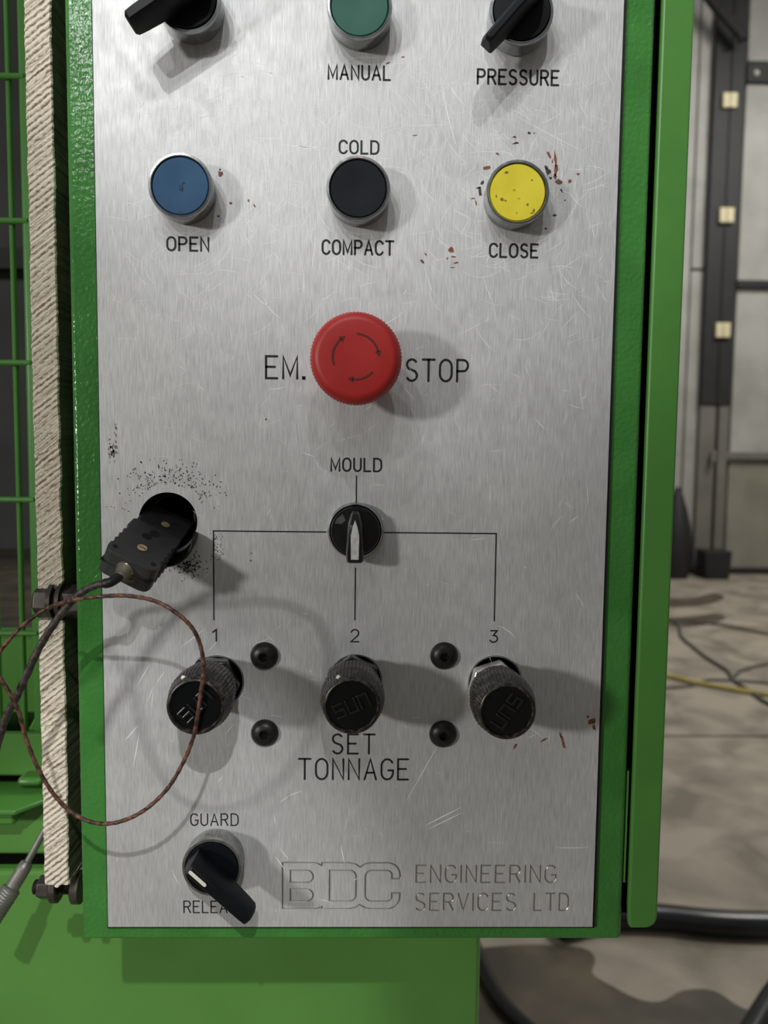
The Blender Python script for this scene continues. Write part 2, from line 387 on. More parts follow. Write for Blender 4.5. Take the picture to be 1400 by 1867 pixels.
# dark bin standing at the foot of the wall
b = MB(); c = F(1243, 1052); r_ = 0.13
b.prism([(-.13, 0), (.12, 0), (.14, .30), (-.15, .30)], 0, .25)
o_ = b.build('bin', M_POST, None, loc=(F(1280, 1046).x, WY-0.12, 0.0), bevel=0.01)
tag(o_, 'small dark bin at the foot of the far wall beside the post', 'bin')

def floor_tube(name, pts, r, m, label, cat, n=10, lift=0.0):
    P = []
    for q in pts:
        h = q[2] if len(q) > 2 else 0
        P.append(F(q[0], q[1], r+h))
    b_ = MB(); b_.tube(catmull(P, 8), r, n); o = b_.build(name, m); return tag(o, label, cat)
floor_tube('cable', [(1180, 1118), (1232, 1135), (1242, 1160), (1262, 1178), (1290, 1200), (1325, 1222), (1338, 1240), (1370, 1262), (1400, 1282), (1450, 1300)], 0.011, M_CORD, 'thin dark cable curving down the floor to the yellow cable', 'cable')
floor_tube('cable', [(1340, 1232), (1352, 1222), (1380, 1214), (1440, 1202)], 0.009, M_CORD, 'short dark cable branching off the curved floor cable', 'cable')
floor_tube('cable', [(1190, 1132), (1240, 1130), (1320, 1140), (1400, 1156), (1480, 1164)], 0.010, M_CORD, 'dark cable lying straight across the far floor', 'cable')
floor_tube('cable', [(1160, 1258), (1260, 1250), (1290, 1240), (1340, 1241), (1420, 1246)], 0.008, M_CORD, 'dark cable lying along the yellow cable', 'cable')
floor_tube('extension_cord', [(1150, 1222), (1215, 1232), (1262, 1243), (1310, 1252), (1370, 1262), (1460, 1272)], 0.014, M_YCORD, 'yellow cable lying across the concrete floor', 'cable')
def stain(pts, label):  # flat dark floor patches: real stains and one painted machine shadow
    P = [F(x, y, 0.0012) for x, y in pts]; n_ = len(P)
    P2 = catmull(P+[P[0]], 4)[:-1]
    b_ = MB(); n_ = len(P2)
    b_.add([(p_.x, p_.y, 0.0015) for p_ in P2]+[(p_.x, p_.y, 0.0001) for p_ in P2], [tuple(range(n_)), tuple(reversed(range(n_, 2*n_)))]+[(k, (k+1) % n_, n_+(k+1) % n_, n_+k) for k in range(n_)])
    tag(b_.build('stain_shadow_patch', M_STAIN_SHADE, smooth=0), label, 'stain')
M_STAIN_SHADE = mat('stained_shaded_concrete', (62, 55, 44), 0.5, col2=(96, 86, 70), vscale=5, detail=6)  # one dark tone shared by the far stains and the painted shadow
stain([(860, 1730), (960, 1722), (1060, 1728), (1085, 1748), (1080, 1775), (1120, 1800), (1165, 1822), (1205, 1826), (1245, 1806), (1300, 1806), (1350, 1836), (1410, 1860), (1470, 1940), (1200, 2000), (900, 2000)], 'large dark painted shadow on the floor nearest the green machine body')  # shadow of the machine, painted as a flat dark patch
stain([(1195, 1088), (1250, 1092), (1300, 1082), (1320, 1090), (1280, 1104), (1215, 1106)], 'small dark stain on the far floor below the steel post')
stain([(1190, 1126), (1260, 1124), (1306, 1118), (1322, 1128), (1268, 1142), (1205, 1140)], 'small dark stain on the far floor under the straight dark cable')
# thick black hose on the floor, close to the machine
floor_tube('hose', [(1020, 1690), (1100, 1672), (1200, 1672), (1300, 1682), (1400, 1686), (1520, 1684)], 0.034, M_HOSE, 'thick glossy black hose lying on the floor behind the green cabinet', 'hose', 20)
floor_tube('hose', [(840, 1640), (868, 1730), (893, 1790), (925, 1838), (985, 1895), (1050, 1950)], 0.017, M_HOSE, 'thin black hose on the floor beside the green machine body', 'hose', 16)
floor_tube('hose', [(1440, 1780), (1405, 1830), (1365, 1900), (1340, 1960)], 0.03, M_HOSE, 'black hose end crossing the floor below the thick hose', 'hose', 16)
# dark sack standing by the wall
b = MB(); c = F(1222, 1050)
b.lathe([(0.14, 0)]+[(0.17*math.sin(PI*(.30+.64*k/12)), 0.95*k/12) for k in range(1, 12)]+[(0.02, 0.965)], 20)
b.v = [Vector((v.x, v.z, -v.y)) for v in b.v]
o_ = b.build('sack', M_POST, None, loc=(c.x, WY-0.25, 0.0))
tag(o_, 'tall dark sack standing at the wall beyond the green cabinet edge', 'sack')

# ================================================================== MACHINE BODY
BY = 0.105
mach = thing('press_machine', 'green painted press body with shelf and rail behind the control cabinet', 'machine', (-0.1, BY, 0))
def mp(b_, name, m, **k):
    o = b_.build(name, m, mach, **k); o.data.transform(Matrix.Translation(-mach.location)); return o
xr = at(875, 1790, BY).x; zt = at(40, 1588, BY).z
b = MB(); b.box((-0.75, BY, 0.02), (xr, BY+0.5, zt)); mp(b, 'body_panel', M_GREEN, bevel=0.003)
zb = at(40, 1572, BY+0.02).z
b = MB(); b.box((-0.75, BY+0.008, zt), (xr, BY+0.03, zt+0.0042)); mp(b, 'seal_strip', M_VOID)
zb = zt
b = MB(); b.box((-0.75, BY+0.012, zb+0.004), (-0.10, BY+0.4, at(20, 1478, BY-.012).z-0.0035)); mp(b, 'upper_panel', M_GREEN, bevel=0.002)
# shelf with clipped corner
sy = BY-0.012; zs = at(20, 1478, sy).z
p0 = at(27, 1478, sy); p1x = at(92, 1478, BY+0.012).x
b = MB()
poly = [(-0.75, sy), (p0.x, sy), (p1x+0.004, BY+0.02-0.012), (p1x+0.004, BY+0.03), (-0.75, BY+0.03)]
n = len(poly); b.add([(x, y, zs-0.0035) for x, y in poly]+[(x, y, zs+0.0) for x, y in poly], [tuple(reversed(range(n))), tuple(range(n, 2*n))]+[(k, (k+1) % n, n+(k+1) % n, n+k) for k in range(n)])
sh = mp(b, 'shelf_lip', M_GREEN_EDGE, bevel=0.0012)
b = MB(); b.box((-0.75, sy+0.006, at(10, 1515, sy).z), (at(26, 1500, sy+.006).x, BY+0.02, zs-0.0035)); mp(b, 'shelf_bracket', M_GREEN_EDGE, bevel=0.002)
# shelf plate recedes up to the rail
zr0 = at(30, 1420, BY+0.10).z
b = MB(); b.add([(-0.75, BY+0.012, zs-0.0006), (p1x+0.02, BY+0.012, zs-0.0006), (p1x+0.02, 0.136, zs-0.0006), (-0.75, 0.136, zs-0.0006), (-0.75, BY+0.012, zs-0.003), (p1x+0.02, BY+0.012, zs-0.003), (p1x+0.02, 0.136, zs-0.003), (-0.75, 0.136, zs-0.003)],
      [(0, 1, 2, 3), (7, 6, 5, 4), (0, 4, 5, 1), (1, 5, 6, 2), (2, 6, 7, 3), (3, 7, 4, 0)]); mp(b, 'shelf_plate', M_GREEN)
ry = 0.130
b = MB(); b.box((-0.75, ry, at(30, 1416, ry).z), (-0.13, ry+0.007, at(30, 1338, ry).z)); mp(b, 'lower_rail', M_GREEN, bevel=0.002)
b = MB(); b.box((at(32, 1420, ry-.01).x, ry-0.012, at(50, 1432, ry-.01).z), (at(78, 1420, ry-.01).x, ry+0.01, at(50, 1417, ry-.01).z)); mp(b, 'weld_block', M_GREEN_EDGE, bevel=0.003, seg=3)
b = MB(); b.box((-0.75, ry+0.05, at(20, 1345, ry).z), (-0.13, ry+0.06, at(20, 1150, ry+.05).z)); mp(b, 'infill_panel', M_GREEN)
b = MB(); b.box((-0.75, ry+0.006, zs), (-0.125, ry+0.02, at(30, 1410, ry).z)); mp(b, 'shadow_gap', M_VOID)  # black block painted in as the shade between rail and shelf
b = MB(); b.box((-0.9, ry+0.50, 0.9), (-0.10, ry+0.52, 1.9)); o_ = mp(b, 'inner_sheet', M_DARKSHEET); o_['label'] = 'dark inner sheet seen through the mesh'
b = MB(); b.box((-0.9, ry+0.06, at(20, 1150, ry+.05).z-0.002), (-0.12, ry+0.50, at(20, 1150, ry+.05).z)); mp(b, 'inner_ledge', mat('rusty_ledge', (70, 60, 50), 0.8, var=0.4, vscale=30))
for yy in (470,):
    b = MB(); q = at(0, yy, ry+0.45); b.box((-0.9, ry+0.45, q.z-0.012), (-0.20, ry+0.47, q.z+0.012)); mp(b, 'inner_bar', M_BLACKGAP)

# mesh guard
GY = 0.142
guard = thing('mesh_guard', 'green wire mesh guard panel in a flat green frame beside the sawn board', 'guard', (-0.2, GY, 1.2))
def gp(b_, name, m, **k):
    o = b_.build(name, m, guard, **k); o.data.transform(Matrix.Translation(-guard.location)); return o
gx0 = at(47, 560, GY).x; ztop = at(30, -60, GY).z; zbot = at(60, 1350, GY).z
b = MB(); b.box((gx0, GY-0.004, zbot), (gx0+0.028, GY+0.012, ztop)); gp(b, 'frame', M_GREEN_EDGE, bevel=0.0025, seg=3)
# gusset at the frame's lower corner
b = MB(); zc = at(66, 1335, GY).z
b.prism([(gx0+0.002, zc-.004), (gx0+0.002, zc+.016), (gx0-0.004, zc+.004), (gx0-0.014, zc-0.004)], -(GY+0.010), -(GY+0.000)); gp(b, 'gusset', M_GREEN_EDGE, bevel=0.001)
for px_, py_ in ((12, 20), (-36, 20), (-84, 20)):
    x_ = at(px_, 0, GY).x
    b = MB(); b.tube([(x_, GY, zbot), (x_, GY, 1.3), (x_, GY, ztop)], 0.0019, 10); gp(b, 'wire', M_GREEN_EDGE)
for py_ in (143, 405, 662, 910, 1152):
    z_ = at(14, py_, GY).z
    b = MB(); b.tube([(-0.6, GY-0.003, z_), (-.3, GY-0.003, z_), (gx0+0.004, GY-0.003, z_)], 0.0019, 10); gp(b, 'wire', M_GREEN_EDGE)

# ================================================================== CONTROL CABINET
xl, xrr = -0.1268, 0.1133
zbm = W(640, 1690).z; ztp = 1.3+0.255
box = thing('control_cabinet', 'green control cabinet with brushed steel face plate and engraved labels', 'cabinet', (0, 0.05, zbm-0.006))
BO = box.location.copy()
def bp_(b_, name, m, **k):
    o = b_.build(name, m, box, **k); o.data.transform(Matrix.Translation(-BO)); return o
T = 0.0022
X0 = (at(120, 300, T).x*0.5+at(148, 1500, T).x*0.5); X1 = (at(1187, 300, T).x+at(1139, 1500, T).x)/2; Z0 = at(640, 1713, T).z
# enclosure as one hollow body: front rim, sides, back
OUT = [(X0, Z0), (X1, Z0), (X1, ztp), (X0, ztp)]
i_ = 0.004
INN = [(xl+i_, zbm+i_), (xrr-i_, zbm+i_), (xrr-i_, ztp-i_), (xl+i_, ztp-i_)]
b = MB()
vs = [(x, T, z) for x, z in OUT]+[(x, T, z) for x, z in INN]+[(x, 0.088, z) for x, z in OUT]+[(x, 0.080, z) for x, z in INN]
fs = []
for k in range(4):
    k2 = (k+1) % 4
    fs += [(k, k2, 4+k2, 4+k), (k, 8+k, 8+k2, k2), (4+k, 4+k2, 12+k2, 12+k)]
fs += [(8, 9, 10, 11), (12, 15, 14, 13)]
b.add(vs, fs); bp_(b, 'enclosure', M_GREENT, bevel=0.0042, seg=4)
b = MB(); b.box((xl+i_+.001, 0.070, zbm+i_+.001), (xrr-i_-.001, 0.079, ztp-i_-.001)); bp_(b, 'mounting_plate', M_INNER)
b = MB()
g = 0.0011; gv = [(xl-g*.6, zbm-g), (xrr+g*1.3, zbm-g), (xrr+g*1.3, ztp), (xl-g*.6, ztp)]
vs = [(x, y, z) for y in (T-0.0014, T-0.00005) for x, z in gv]+[(x, y, z) for y in (T-0.0014, T-0.00005) for x, z in INN]
fs = []
for k in range(4):
    k2 = (k+1) % 4; fs += [(k, k2, 8+k2, 8+k), (4+k, 12+k, 12+k2, 4+k2), (k, 4+k, 4+k2, k2), (8+k, 8+k2, 12+k2, 12+k)]
b.add(vs, fs); bp_(b, 'gasket', M_BLACKGAP)

# ---- face plate with real holes and grooves
b = MB(); b.box((xl, 0, zbm), (xrr, T-0.0008, ztp))
plate = b.build('face_plate', [M_STEEL, M_GROOVE], box, smooth=0); plate.data.transform(Matrix.Translation(-BO))

GL = {
 'A': (.64, [[(0, 0), (.32, 1), (.64, 0)], [(.11, .33), (.53, .33)]]),
 'C': (.60, [arc(.32, .66, .32, .34, 25, 180, 9)+arc(.32, .34, .32, .34, 180, 335, 9)]),
 'D': (.62, [[(0, 0), (0, 1), (.28, 1)]+arc(.28, .66, .34, .34, 90, 0, 7)+arc(.28, .34, .34, .34, 0, -90, 7)+[(0, 0)]]),
 'E': (.56, [[(.56, 1), (0, 1), (0, 0), (.56, 0)], [(0, .52), (.44, .52)]]),
 'G': (.62, [arc(.32, .66, .32, .34, 30, 180, 9)+arc(.32, .34, .32, .34, 180, 360, 9)+[(.64, .45), (.38, .45)]]),
 'I': (.02, [[(.01, 0), (.01, 1)]]),
 'L': (.52, [[(0, 1), (0, 0), (.52, 0)]]),
 'M': (.70, [[(0, 0), (0, 1), (.35, .15), (.70, 1), (.70, 0)]]),
 'N': (.58, [[(0, 0), (0, 1), (.58, 0), (.58, 1)]]),
 'O': (.64, [arc(.32, .66, .32, .34, 0, 180, 10)+arc(.32, .34, .32, .34, 180, 360, 10)+[(.64, .66)]]),
 'P': (.58, [[(0, 0), (0, 1), (.32, 1)]+arc(.32, .74, .26, .26, 90, -90, 9)+[(0, .48)]]),
 'R': (.60, [[(0, 0), (0, 1), (.32, 1)]+arc(.32, .75, .26, .25, 90, -90, 9)+[(0, .50)], [(.32, .50), (.60, 0)]]),
 'S': (.58, [arc(.29, .745, .27, .255, 35, 180, 8)[:-1]+[(.03, .70)]+[(.12, .57), (.29, .51), (.46, .45), (.56, .32)]+arc(.29, .26, .28, .26, 0, -150, 8)]),
 'T': (.64, [[(0, 1), (.64, 1)], [(.32, 1), (.32, 0)]]),
 'U': (.58, [[(0, 1), (0, .30)]+arc(.29, .29, .29, .29, 180, 360, 10)+[(.58, 1)]]),
 'V': (.62, [[(0, 1), (.31, 0), (.62, 1)]]),
 '.': (.06, [[(.0, .0), (.0, .06), (.06, .06), (.06, .0), (.0, .0)]]),
 '1': (.22, [[(0, .78), (.20, 1), (.20, 0)]]),
 '2': (.56, [arc(.28, .72, .27, .28, 165, 0, 9)+[(.50, .52), (0, 0), (.56, 0)]]),
 '3': (.56, [[(.04, 1), (.52, 1), (.24, .60)]+arc(.26, .30, .29, .30, 80, -155, 10)]),
}
def text_strokes(s, x0, x1, z0, z1, gap=.30):
    w = 0
    for k, ch in enumerate(s): w += (.55 if ch == ' ' else GL[ch][0]) + (gap if k < len(s)-1 else 0)
    sx_ = (x1-x0)/w; sz = z1-z0; out = []; cur = 0
    for ch in s:
        if ch == ' ': cur += .55+gap; continue
        gw, st = GL[ch]
        for pl in st: out.append([(x0+(cur+px)*sx_, z0+pz*sz) for px, pz in pl])
        cur += gw+gap
    return out
def strip_on(b_, pl, w, h0, h1, taper=1.0):
    """a raised or sunk flat ribbon along polyline pl in the plate's plane, mitred, with rounded ends"""
    P = [Vector((x, z)) for x, z in pl]
    Q = [P[0]]
    for q in P[1:]:
        if (q-Q[-1]).length > 1e-6: Q.append(q)
    P = Q; n_ = len(P)
    if n_ < 2: return
    closed = (P[0]-P[-1]).length < 1e-6
    if closed: P = P[:-1]; n_ -= 1
    L_, R_ = [], []
    for i in range(n_):
        if closed: t0 = (P[i]-P[i-1]).normalized(); t1 = (P[(i+1) % n_]-P[i]).normalized()
        else:
            t0 = (P[i]-P[i-1]).normalized() if i > 0 else (P[1]-P[0]).normalized()
            t1 = (P[i+1]-P[i]).normalized() if i < n_-1 else t0
        t = t0+t1
        if t.length < 0.2: t = t0+Vector((-t0.y, t0.x))*0.3
        t.normalize(); nrm = Vector((-t.y, t.x)); c_ = max(0.45, nrm.dot(Vector((-t0.y, t0.x))))
        k = w/2/c_
        L_.append(P[i]+nrm*k); R_.append(P[i]-nrm*k)
    if closed:
        for i in range(n_):
            j = (i+1) % n_
            q = [L_[i], L_[j], R_[j], R_[i]]
            m_ = [(L_[i]+R_[i])/2, (L_[j]+R_[j])/2]; m_ = [m_[0], m_[1], m_[1], m_[0]]
            vs = [(a.x, -h1, a.y) for a in q]+[(c.x+(a.x-c.x)*taper, -h0, c.y+(a.y-c.y)*taper) for a, c in zip(q, m_)]
            b_.add(vs, [(0, 1, 2, 3), (7, 6, 5, 4), (0, 4, 5, 1), (2, 6, 7, 3)])
        return
    # end caps
    t = (P[0]-P[1]).normalized(); s0 = [P[0]+Vector((t.x*math.cos(a)-t.y*math.sin(a), t.x*math.sin(a)+t.y*math.cos(a)))*w/2 for a in (-.9, 0, .9)]
    t = (P[-1]-P[-2]).normalized(); s1 = [P[-1]+Vector((t.x*math.cos(a)-t.y*math.sin(a), t.x*math.sin(a)+t.y*math.cos(a)))*w/2 for a in (-.9, 0, .9)]
    ring = L_ + list(reversed(s1)) + list(reversed(R_)) + list(reversed(s0))
    m = len(ring)
    cen = list(P)+[P[-1]]*3+list(reversed(P))+[P[0]]*3
    vs = [(a.x, -h1, a.y) for a in ring]+[(c.x+(a.x-c.x)*taper, -h0, c.y+(a.y-c.y)*taper) for a, c in zip(ring, cen)]
    fs = [(k, (k+1) % m, m+(k+1) % m, m+k) for k in range(m)]
    nL = n_
    idxL = list(range(nL)); idxR = [nL+3+(n_-1-i) for i in range(n_)]
    for o_, rv in ((0, False), (m, True)):
        for i in range(n_-1):
            f = (o_+idxL[i], o_+idxL[i+1], o_+idxR[i+1], o_+idxR[i]); fs.append(tuple(reversed(f)) if rv else f)
        f = (o_+idxL[-1], o_+nL, o_+nL+1, o_+nL+2, o_+idxR[-1]); fs.append(tuple(reversed(f)) if rv else f)
        f = (o_+idxR[0], o_+m-3, o_+m-2, o_+m-1, o_+idxL[0]); fs.append(tuple(reversed(f)) if rv else f)
    b_.add(vs, fs)

TXT = [  # text, x0, x1, y_top, y_base at the pixel bounds of the letters' centre lines, stroke mm, groove
 ('MANUAL', 599, 711, 120, 145, .75, 0), ('PRESSURE', 871, 1018, 128, 154, .8, 0), ('COLD', 619, 690, 257, 280, .72, 0),
 ('COMPACT', 588, 717, 439, 464, .78, 0), ('OPEN', 305, 380, 433, 457, .78, 0), ('CLOSE', 893, 980, 445, 469, .78, 0),
 ('EM.', 485, 555, 650, 690, 1.0, 1), ('STOP', 741, 853, 656, 695, 1.0, 1), ('MOULD', 604, 695, 836, 859, .7, 0),
 ('1', 388, 395, 1148, 1169, .6, 0), ('2', 640, 654, 1148, 1170, .55, 0), ('3', 893.5, 907, 1150, 1171, .55, 0),
 ('SET', 606, 683, 1339, 1374, .9, 1), ('TONNAGE', 545, 744, 1384, 1421, .9, 1), ('GUARD', 348, 434, 1484, 1505, .6, 1),
 ('RELEASE', 335.5, 447, 1643, 1664, .6, 1),
 ('ENGINEERING', 759, 1013, 1578, 1609, .75, 2), ('SERVICES', 758, 940, 1629, 1660, .75, 2), ('LTD', 974, 1036, 1629, 1660, .75, 2)]
cut = MB()
for s, x0, x1, yt, yb, sw, gr in TXT:
    sw *= 1.28 if gr == 0 else 1.12
    a = W(x0, yb); c = W(x1, yt); zb_ = (W(x0, yb).z+W(x1, yb).z)/2
    a = W(x0, (yt+yb)/2); c = W(x1, (yt+yb)/2)
    slope = 0.0117
    z0_ = W((x0+x1)/2, yb).z; z1_ = W((x0+x1)/2, yt).z
    if s == '1': st = text_strokes(s, a.x, c.x, z0_, z1_)
    else: st = text_strokes(s, a.x, c.x, z0_, z1_, .30 if s != 'RELEASE' else .28)
    if gr:
        for pl in st: strip_on(cut, pl, sw*mm*(1.0 if gr == 1 else 1.7), -0.00030, 0.001 if gr == 1 else 0.0003, 1.0 if gr == 1 else 0.12)
    if gr == 2: continue
    b = MB()
    for pl in st: strip_on(b, pl, (sw-(0.08 if gr else 0))*mm, -0.00032 if gr else -0.0001, -0.00022 if gr else 0.00003)
    bp_(b, 'lettering', M_INK, smooth=0, label='engraved black lettering '+s.replace('.', ''))
# selector lines
lines = MB()
wl = 0.66*mm
for pl in ([(650, 868), (649.5, 922)], [(594, 970), (388, 968.5), (390, 1130)], [(701, 971), (903.5, 973), (901, 1132)], [(648, 1036), (647, 1130)]):
    q = [W(*p_) for p_ in pl]; q = [(v.x, v.z) for v in q]
    if len(q) == 3: q[1] = (q[2][0], q[0][1])
    b = MB(); strip_on(b, q, wl, -0.0001, 0.00003); bp_(b, 'selector_line', M_INK, smooth=0)
# the outlined logo: three joined open letters, outer and inner outlines engraved
def LP(x, y): v = W(x, y); return (v.x, v.z)
lz1, lz0 = W(620, 1573).z, W(620, 1657).z
def lx(x): return W(x, 1615).x
H_ = lz1-lz0
def rr(cx_, cz_, r, a0, a1, n_=6): return arc(cx_, cz_, r, r, a0, a1, n_)
xB, xD, xC, xE = lx(515), lx(587), lx(658), lx(729)
R1 = H_*.27; g1 = H_*.165
zm = (lz0+lz1)/2
logo = []
# B outline
logo.append([(xD-.001, lz0+.0008)]+[(xD-.0020, lz0+.0003), (xD-.004, lz0), (xB, lz0), (xB, lz1), (xD-.004, lz1), (xD-.0020, lz1-.0004), (xD, lz1-.0016)])
for zz in (zm+g1*.42, lz0+g1):
    hh = H_*.265
    logo.append([(xB+g1, zz), (xB+g1, zz+hh)]+[(xD-.0075, zz+hh)]+rr(xD-.0075, zz+hh/2, hh/2, 90, -90, 8)+[(xB+g1, zz)])
# D outline
logo.append([(xC-.0005, lz0+.0022), (xC-.0028, lz0+.0006), (xC-.006, lz0), (xD, lz0), (xD, lz0+.0012)])
logo.append([(xC-.0005, lz1-.0022), (xC-.0028, lz1-.0006), (xC-.006, lz1), (xD, lz1), (xD, lz1-.0016)])
xi0, xi1 = xD+g1*.95, xC-g1*.62; zi0, zi1 = lz0+g1, lz1-g1; q = .0032
logo.append([(xi0, zi0), (xi0, zi1), (xi1-q, zi1)]+rr(xi1-q, zi1-q, q, 90, 0)+rr(xi1-q, zi0+q, q, 0, -90)+[(xi0, zi0)])
# C outline
Ro = .0062
ci0, q = xC+g1*.55, .0032
cx1 = xE-g1
logo.append([(xC-.0005, lz1-.0022), (xC+.002, lz1-.0006), (xC+.005, lz1), (xE-Ro, lz1)]+rr(xE-Ro, lz1-Ro, Ro, 90, 0, 8)+[(xE, zm+H_*.155), (cx1, zm+H_*.155), (cx1, zi1-.003)]+rr(cx1-q*.8, zi1-q*.8, q*.8, 0, 90)
            +rr(ci0+q, zi1-q, q, 90, 180)+rr(ci0+q, zi0+q, q, 180, 270)+rr(cx1-q*.8, zi0+q*.8, q*.8, -90, 0)+[(cx1, zm-H_*.155), (xE, zm-H_*.155)]+rr(xE-Ro, lz0+Ro, Ro, 0, -90, 8)+[(xC+.005, lz0), (xC+.002, lz0+.0006), (xC-.0005, lz0+.0022)])
for pl in logo: strip_on(cut, pl, 1.35*mm, -0.00036, 0.0003, 0.12)

holes = MB()
HP = [W(306, 951), W(396, 1243), W(648, 1241), W(903, 1244)]
for q, r in zip(HP, (13.9, 12.3, 12.3, 12.6)):
    holes.lathe([(r*mm, -0.006), (r*mm, 0.004)], 48, c=(q.x, q.z))
def boolean(target, cutter_mb, mi):
    o = cutter_mb.build('cutter', [M_STEEL, M_GROOVE], box, smooth=0)
    for p in o.data.polygons: p.material_index = mi
    o.data.transform(Matrix.Translation(-BO))
    md = target.modifiers.new('cut', 'BOOLEAN'); md.object = o; md.operation = 'DIFFERENCE'; md.solver = 'EXACT'; md.use_self = True
    dg = bpy.context.evaluated_depsgraph_get(); dg.update()
    me = bpy.data.meshes.new_from_object(target.evaluated_get(dg))
    target.modifiers.clear()
    old = target.data
    if len(me.polygons) > 6: target.data = me
    else: print('BOOLEAN FAILED')
    bpy.data.objects.remove(o)
import time; t0 = time.time()
boolean(plate, holes, 0)
boolean(plate, cut, 1)
print('boolean', time.time()-t0, len(plate.data.polygons))

# ---- scratches, chips and residue lying on the plate
def inside(x, z): return xl+.002 < x < xrr-.002 and zbm+.002 < z < ztp-.01
b = MB()
def scratch(px, py, L_, ang, curv, w):
    p_ = W(px, py); x, z = p_.x, p_.z; pts = []
    for k in range(7):
        if not inside(x, z): break
        pts.append((x, z)); x += math.cos(ang)*L_*mm/6; z += math.sin(ang)*L_*mm/6; ang += curv/6
    if len(pts) < 3: return
    n_ = len(pts)
    vs = []
    for i, (x, z) in enumerate(pts):
        a = pts[min(i+1, n_-1)]; c_ = pts[max(0, i-1)]
        t = Vector((a[0]-c_[0], a[1]-c_[1])).normalized(); nn = Vector((-t.y, t.x))*w*1.25*mm/2*(math.sin(PI*(i+.4)/(n_-.2)))
        vs += [(x+nn.x, -0.00002, z+nn.y), (x-nn.x, -0.00002, z-nn.y)]
    b.add(vs, [(2*i, 2*i+1, 2*i+3, 2*i+2) for i in range(n_-1)])
for k in range(620):
    py = abs(random.gauss(0, 1))*300 + random.uniform(0, 260)
    if py > 1650: continue
    scratch(random.uniform(180, 1120), py, random.uniform(3, 17), random.uniform(0, 2*PI), random.uniform(-.9, .9), random.choice((.07, .09, .11, .15)))
for cx_, cy_, n_ in ((400, 280, 130), (900, 330, 90), (330, 440, 50), (700, 250, 50), (1010, 470, 30)):
    for k in range(n_):
        a = random.uniform(0, 2*PI); r = random.uniform(45, 190)
        scratch(cx_+r*math.cos(a), cy_+r*math.sin(a), random.uniform(5, 20), -a+PI/2+random.uniform(-.3, .3), random.uniform(.3, 1.0), random.choice((.07, .09, .13)))
for k in range(150):
    scratch(random.uniform(200, 1080), random.uniform(600, 1680), random.uniform(1, 9), random.uniform(0, 2*PI), random.uniform(-.3, .3), random.choice((.08, .12, .2)))
for px, py, L_, a, cv, w in ((803, 140, 32, -80, .2, .3), (815, 150, 14, -55, .2, .22), (503, 262, 26, -6, .1, .25), (741, 1460, 33, 62, 0, .28), (1012, 1545, 17, -3, .15, .3), (775, 1505, 20, 28, 0, .5), (780, 1512, 19, 27, 0, .4),
                             (480, 540, 13, -70, .8, .25), (460, 530, 12, -60, .9, .2), (622, 1540, 10, -84, .2, .3), (330, 1180, 15, 38, 0, .3), (250, 1250, 12, 60, 0, .3), (228, 1350, 10, 50, 0, .35), (243, 1400, 18, 80, 0, .3),
                             (500, 1560, 9, -50, -.2, .25), (510, 1545, 8, -60, .2, .25), (905, 1140, 12, -18, -.7, .3), (1070, 880, 12, -85, 0, .2), (930, 205, 40, -28, .1, .14), (735, 230, 24, 2, .1, .18), (443, 250, 20, -3, .1, .2)):
    scratch(px, py, L_, math.radians(a), cv, w)
bp_(b, 'scratches', M_SCRATCH, smooth=0, fix=False, kind='stuff')
def fleck(b_, px, py, wx, wy, rot=0, n_=8, j=.45, lift=0.00004):
    c_ = W(px, py); vs = []
    for k in range(n_):
        a = 2*PI*k/n_; rr_ = 1+random.uniform(-j, j); x = wx/2*math.cos(a)*rr_; z = wy/2*math.sin(a)*rr_
        x, z = x*math.cos(rot)-z*math.sin(rot), x*math.sin(rot)+z*math.cos(rot)
        vs.append((c_.x+x*mm/3.85, -lift, c_.z+z*mm/3.85))
    b_.add(vs, [tuple(range(n_))])
b = MB()
for f in ((1012, 290, 6, 26, .1), (1014, 310, 6, 18, 0), (1012, 322, 5, 16, .2), (1018, 332, 11, 9, 0), (1001, 283, 4, 14, .5), (1007, 293, 3, 8, 0), (1039, 331, 8, 6, .3), (1054, 318, 7, 4, 0), (888, 306, 14, 6, .3), (907, 281, 8, 4, 0),
          (868, 370, 4, 14, .3), (862, 362, 9, 3, .2), (822, 455, 8, 14, .3), (826, 468, 10, 3, 0), (815, 471, 4, 3, 0), (831, 479, 10, 3, .2), (825, 488, 8, 2, 0), (769, 476, 4, 11, .7), (776, 464, 3, 8, .6), (756, 247, 7, 3, 0),
          (402, 317, 9, 11, 0), (401, 309, 3, 4, 0), (421, 371, 5, 4, .4), (464, 375, 3, 6, .5), (453, 366, 3, 4, .5), (735, 104, 8, 3, .3), (708, 115, 10, 3, .3), (1078, 1315, 15, 11, .2), (1072, 1306, 7, 5, 0), (1083, 1327, 5, 12, .3),
          (1026, 1352, 5, 30, .25), (1022, 1340, 6, 10, .4), (940, 1360, 5, 13, -.4), (992, 1349, 14, 4, .5)):
    fleck(b, *f)
bp_(b, 'paint_chips', M_FLECK, smooth=0, fix=False, kind='stuff', label='red-brown paint chips')
b = MB()
for f in ((1000, 312, 9, 14, .4), (996, 305, 6, 7, 0), (1003, 325, 5, 6, 0), (940, 261, 10, 4, .2), (937, 250, 6, 3, 0), (965, 243, 5, 5, 0), (974, 243, 3, 3, 0), (1011, 393, 7, 5, 0), (995, 417, 5, 4, .4), (880, 333, 8, 7, .5), (876, 350, 5, 17, .1),
          (872, 343, 10, 3, .3), (398, 394, 4, 4, 0), (485, 765, 3, 4, 0), (458, 1009, 3, 3, 0), (457, 1022, 3, 3, 0), (1024, 348, 3, 8, .5), (1030, 365, 3, 3, 0)):
    fleck(b, *f)
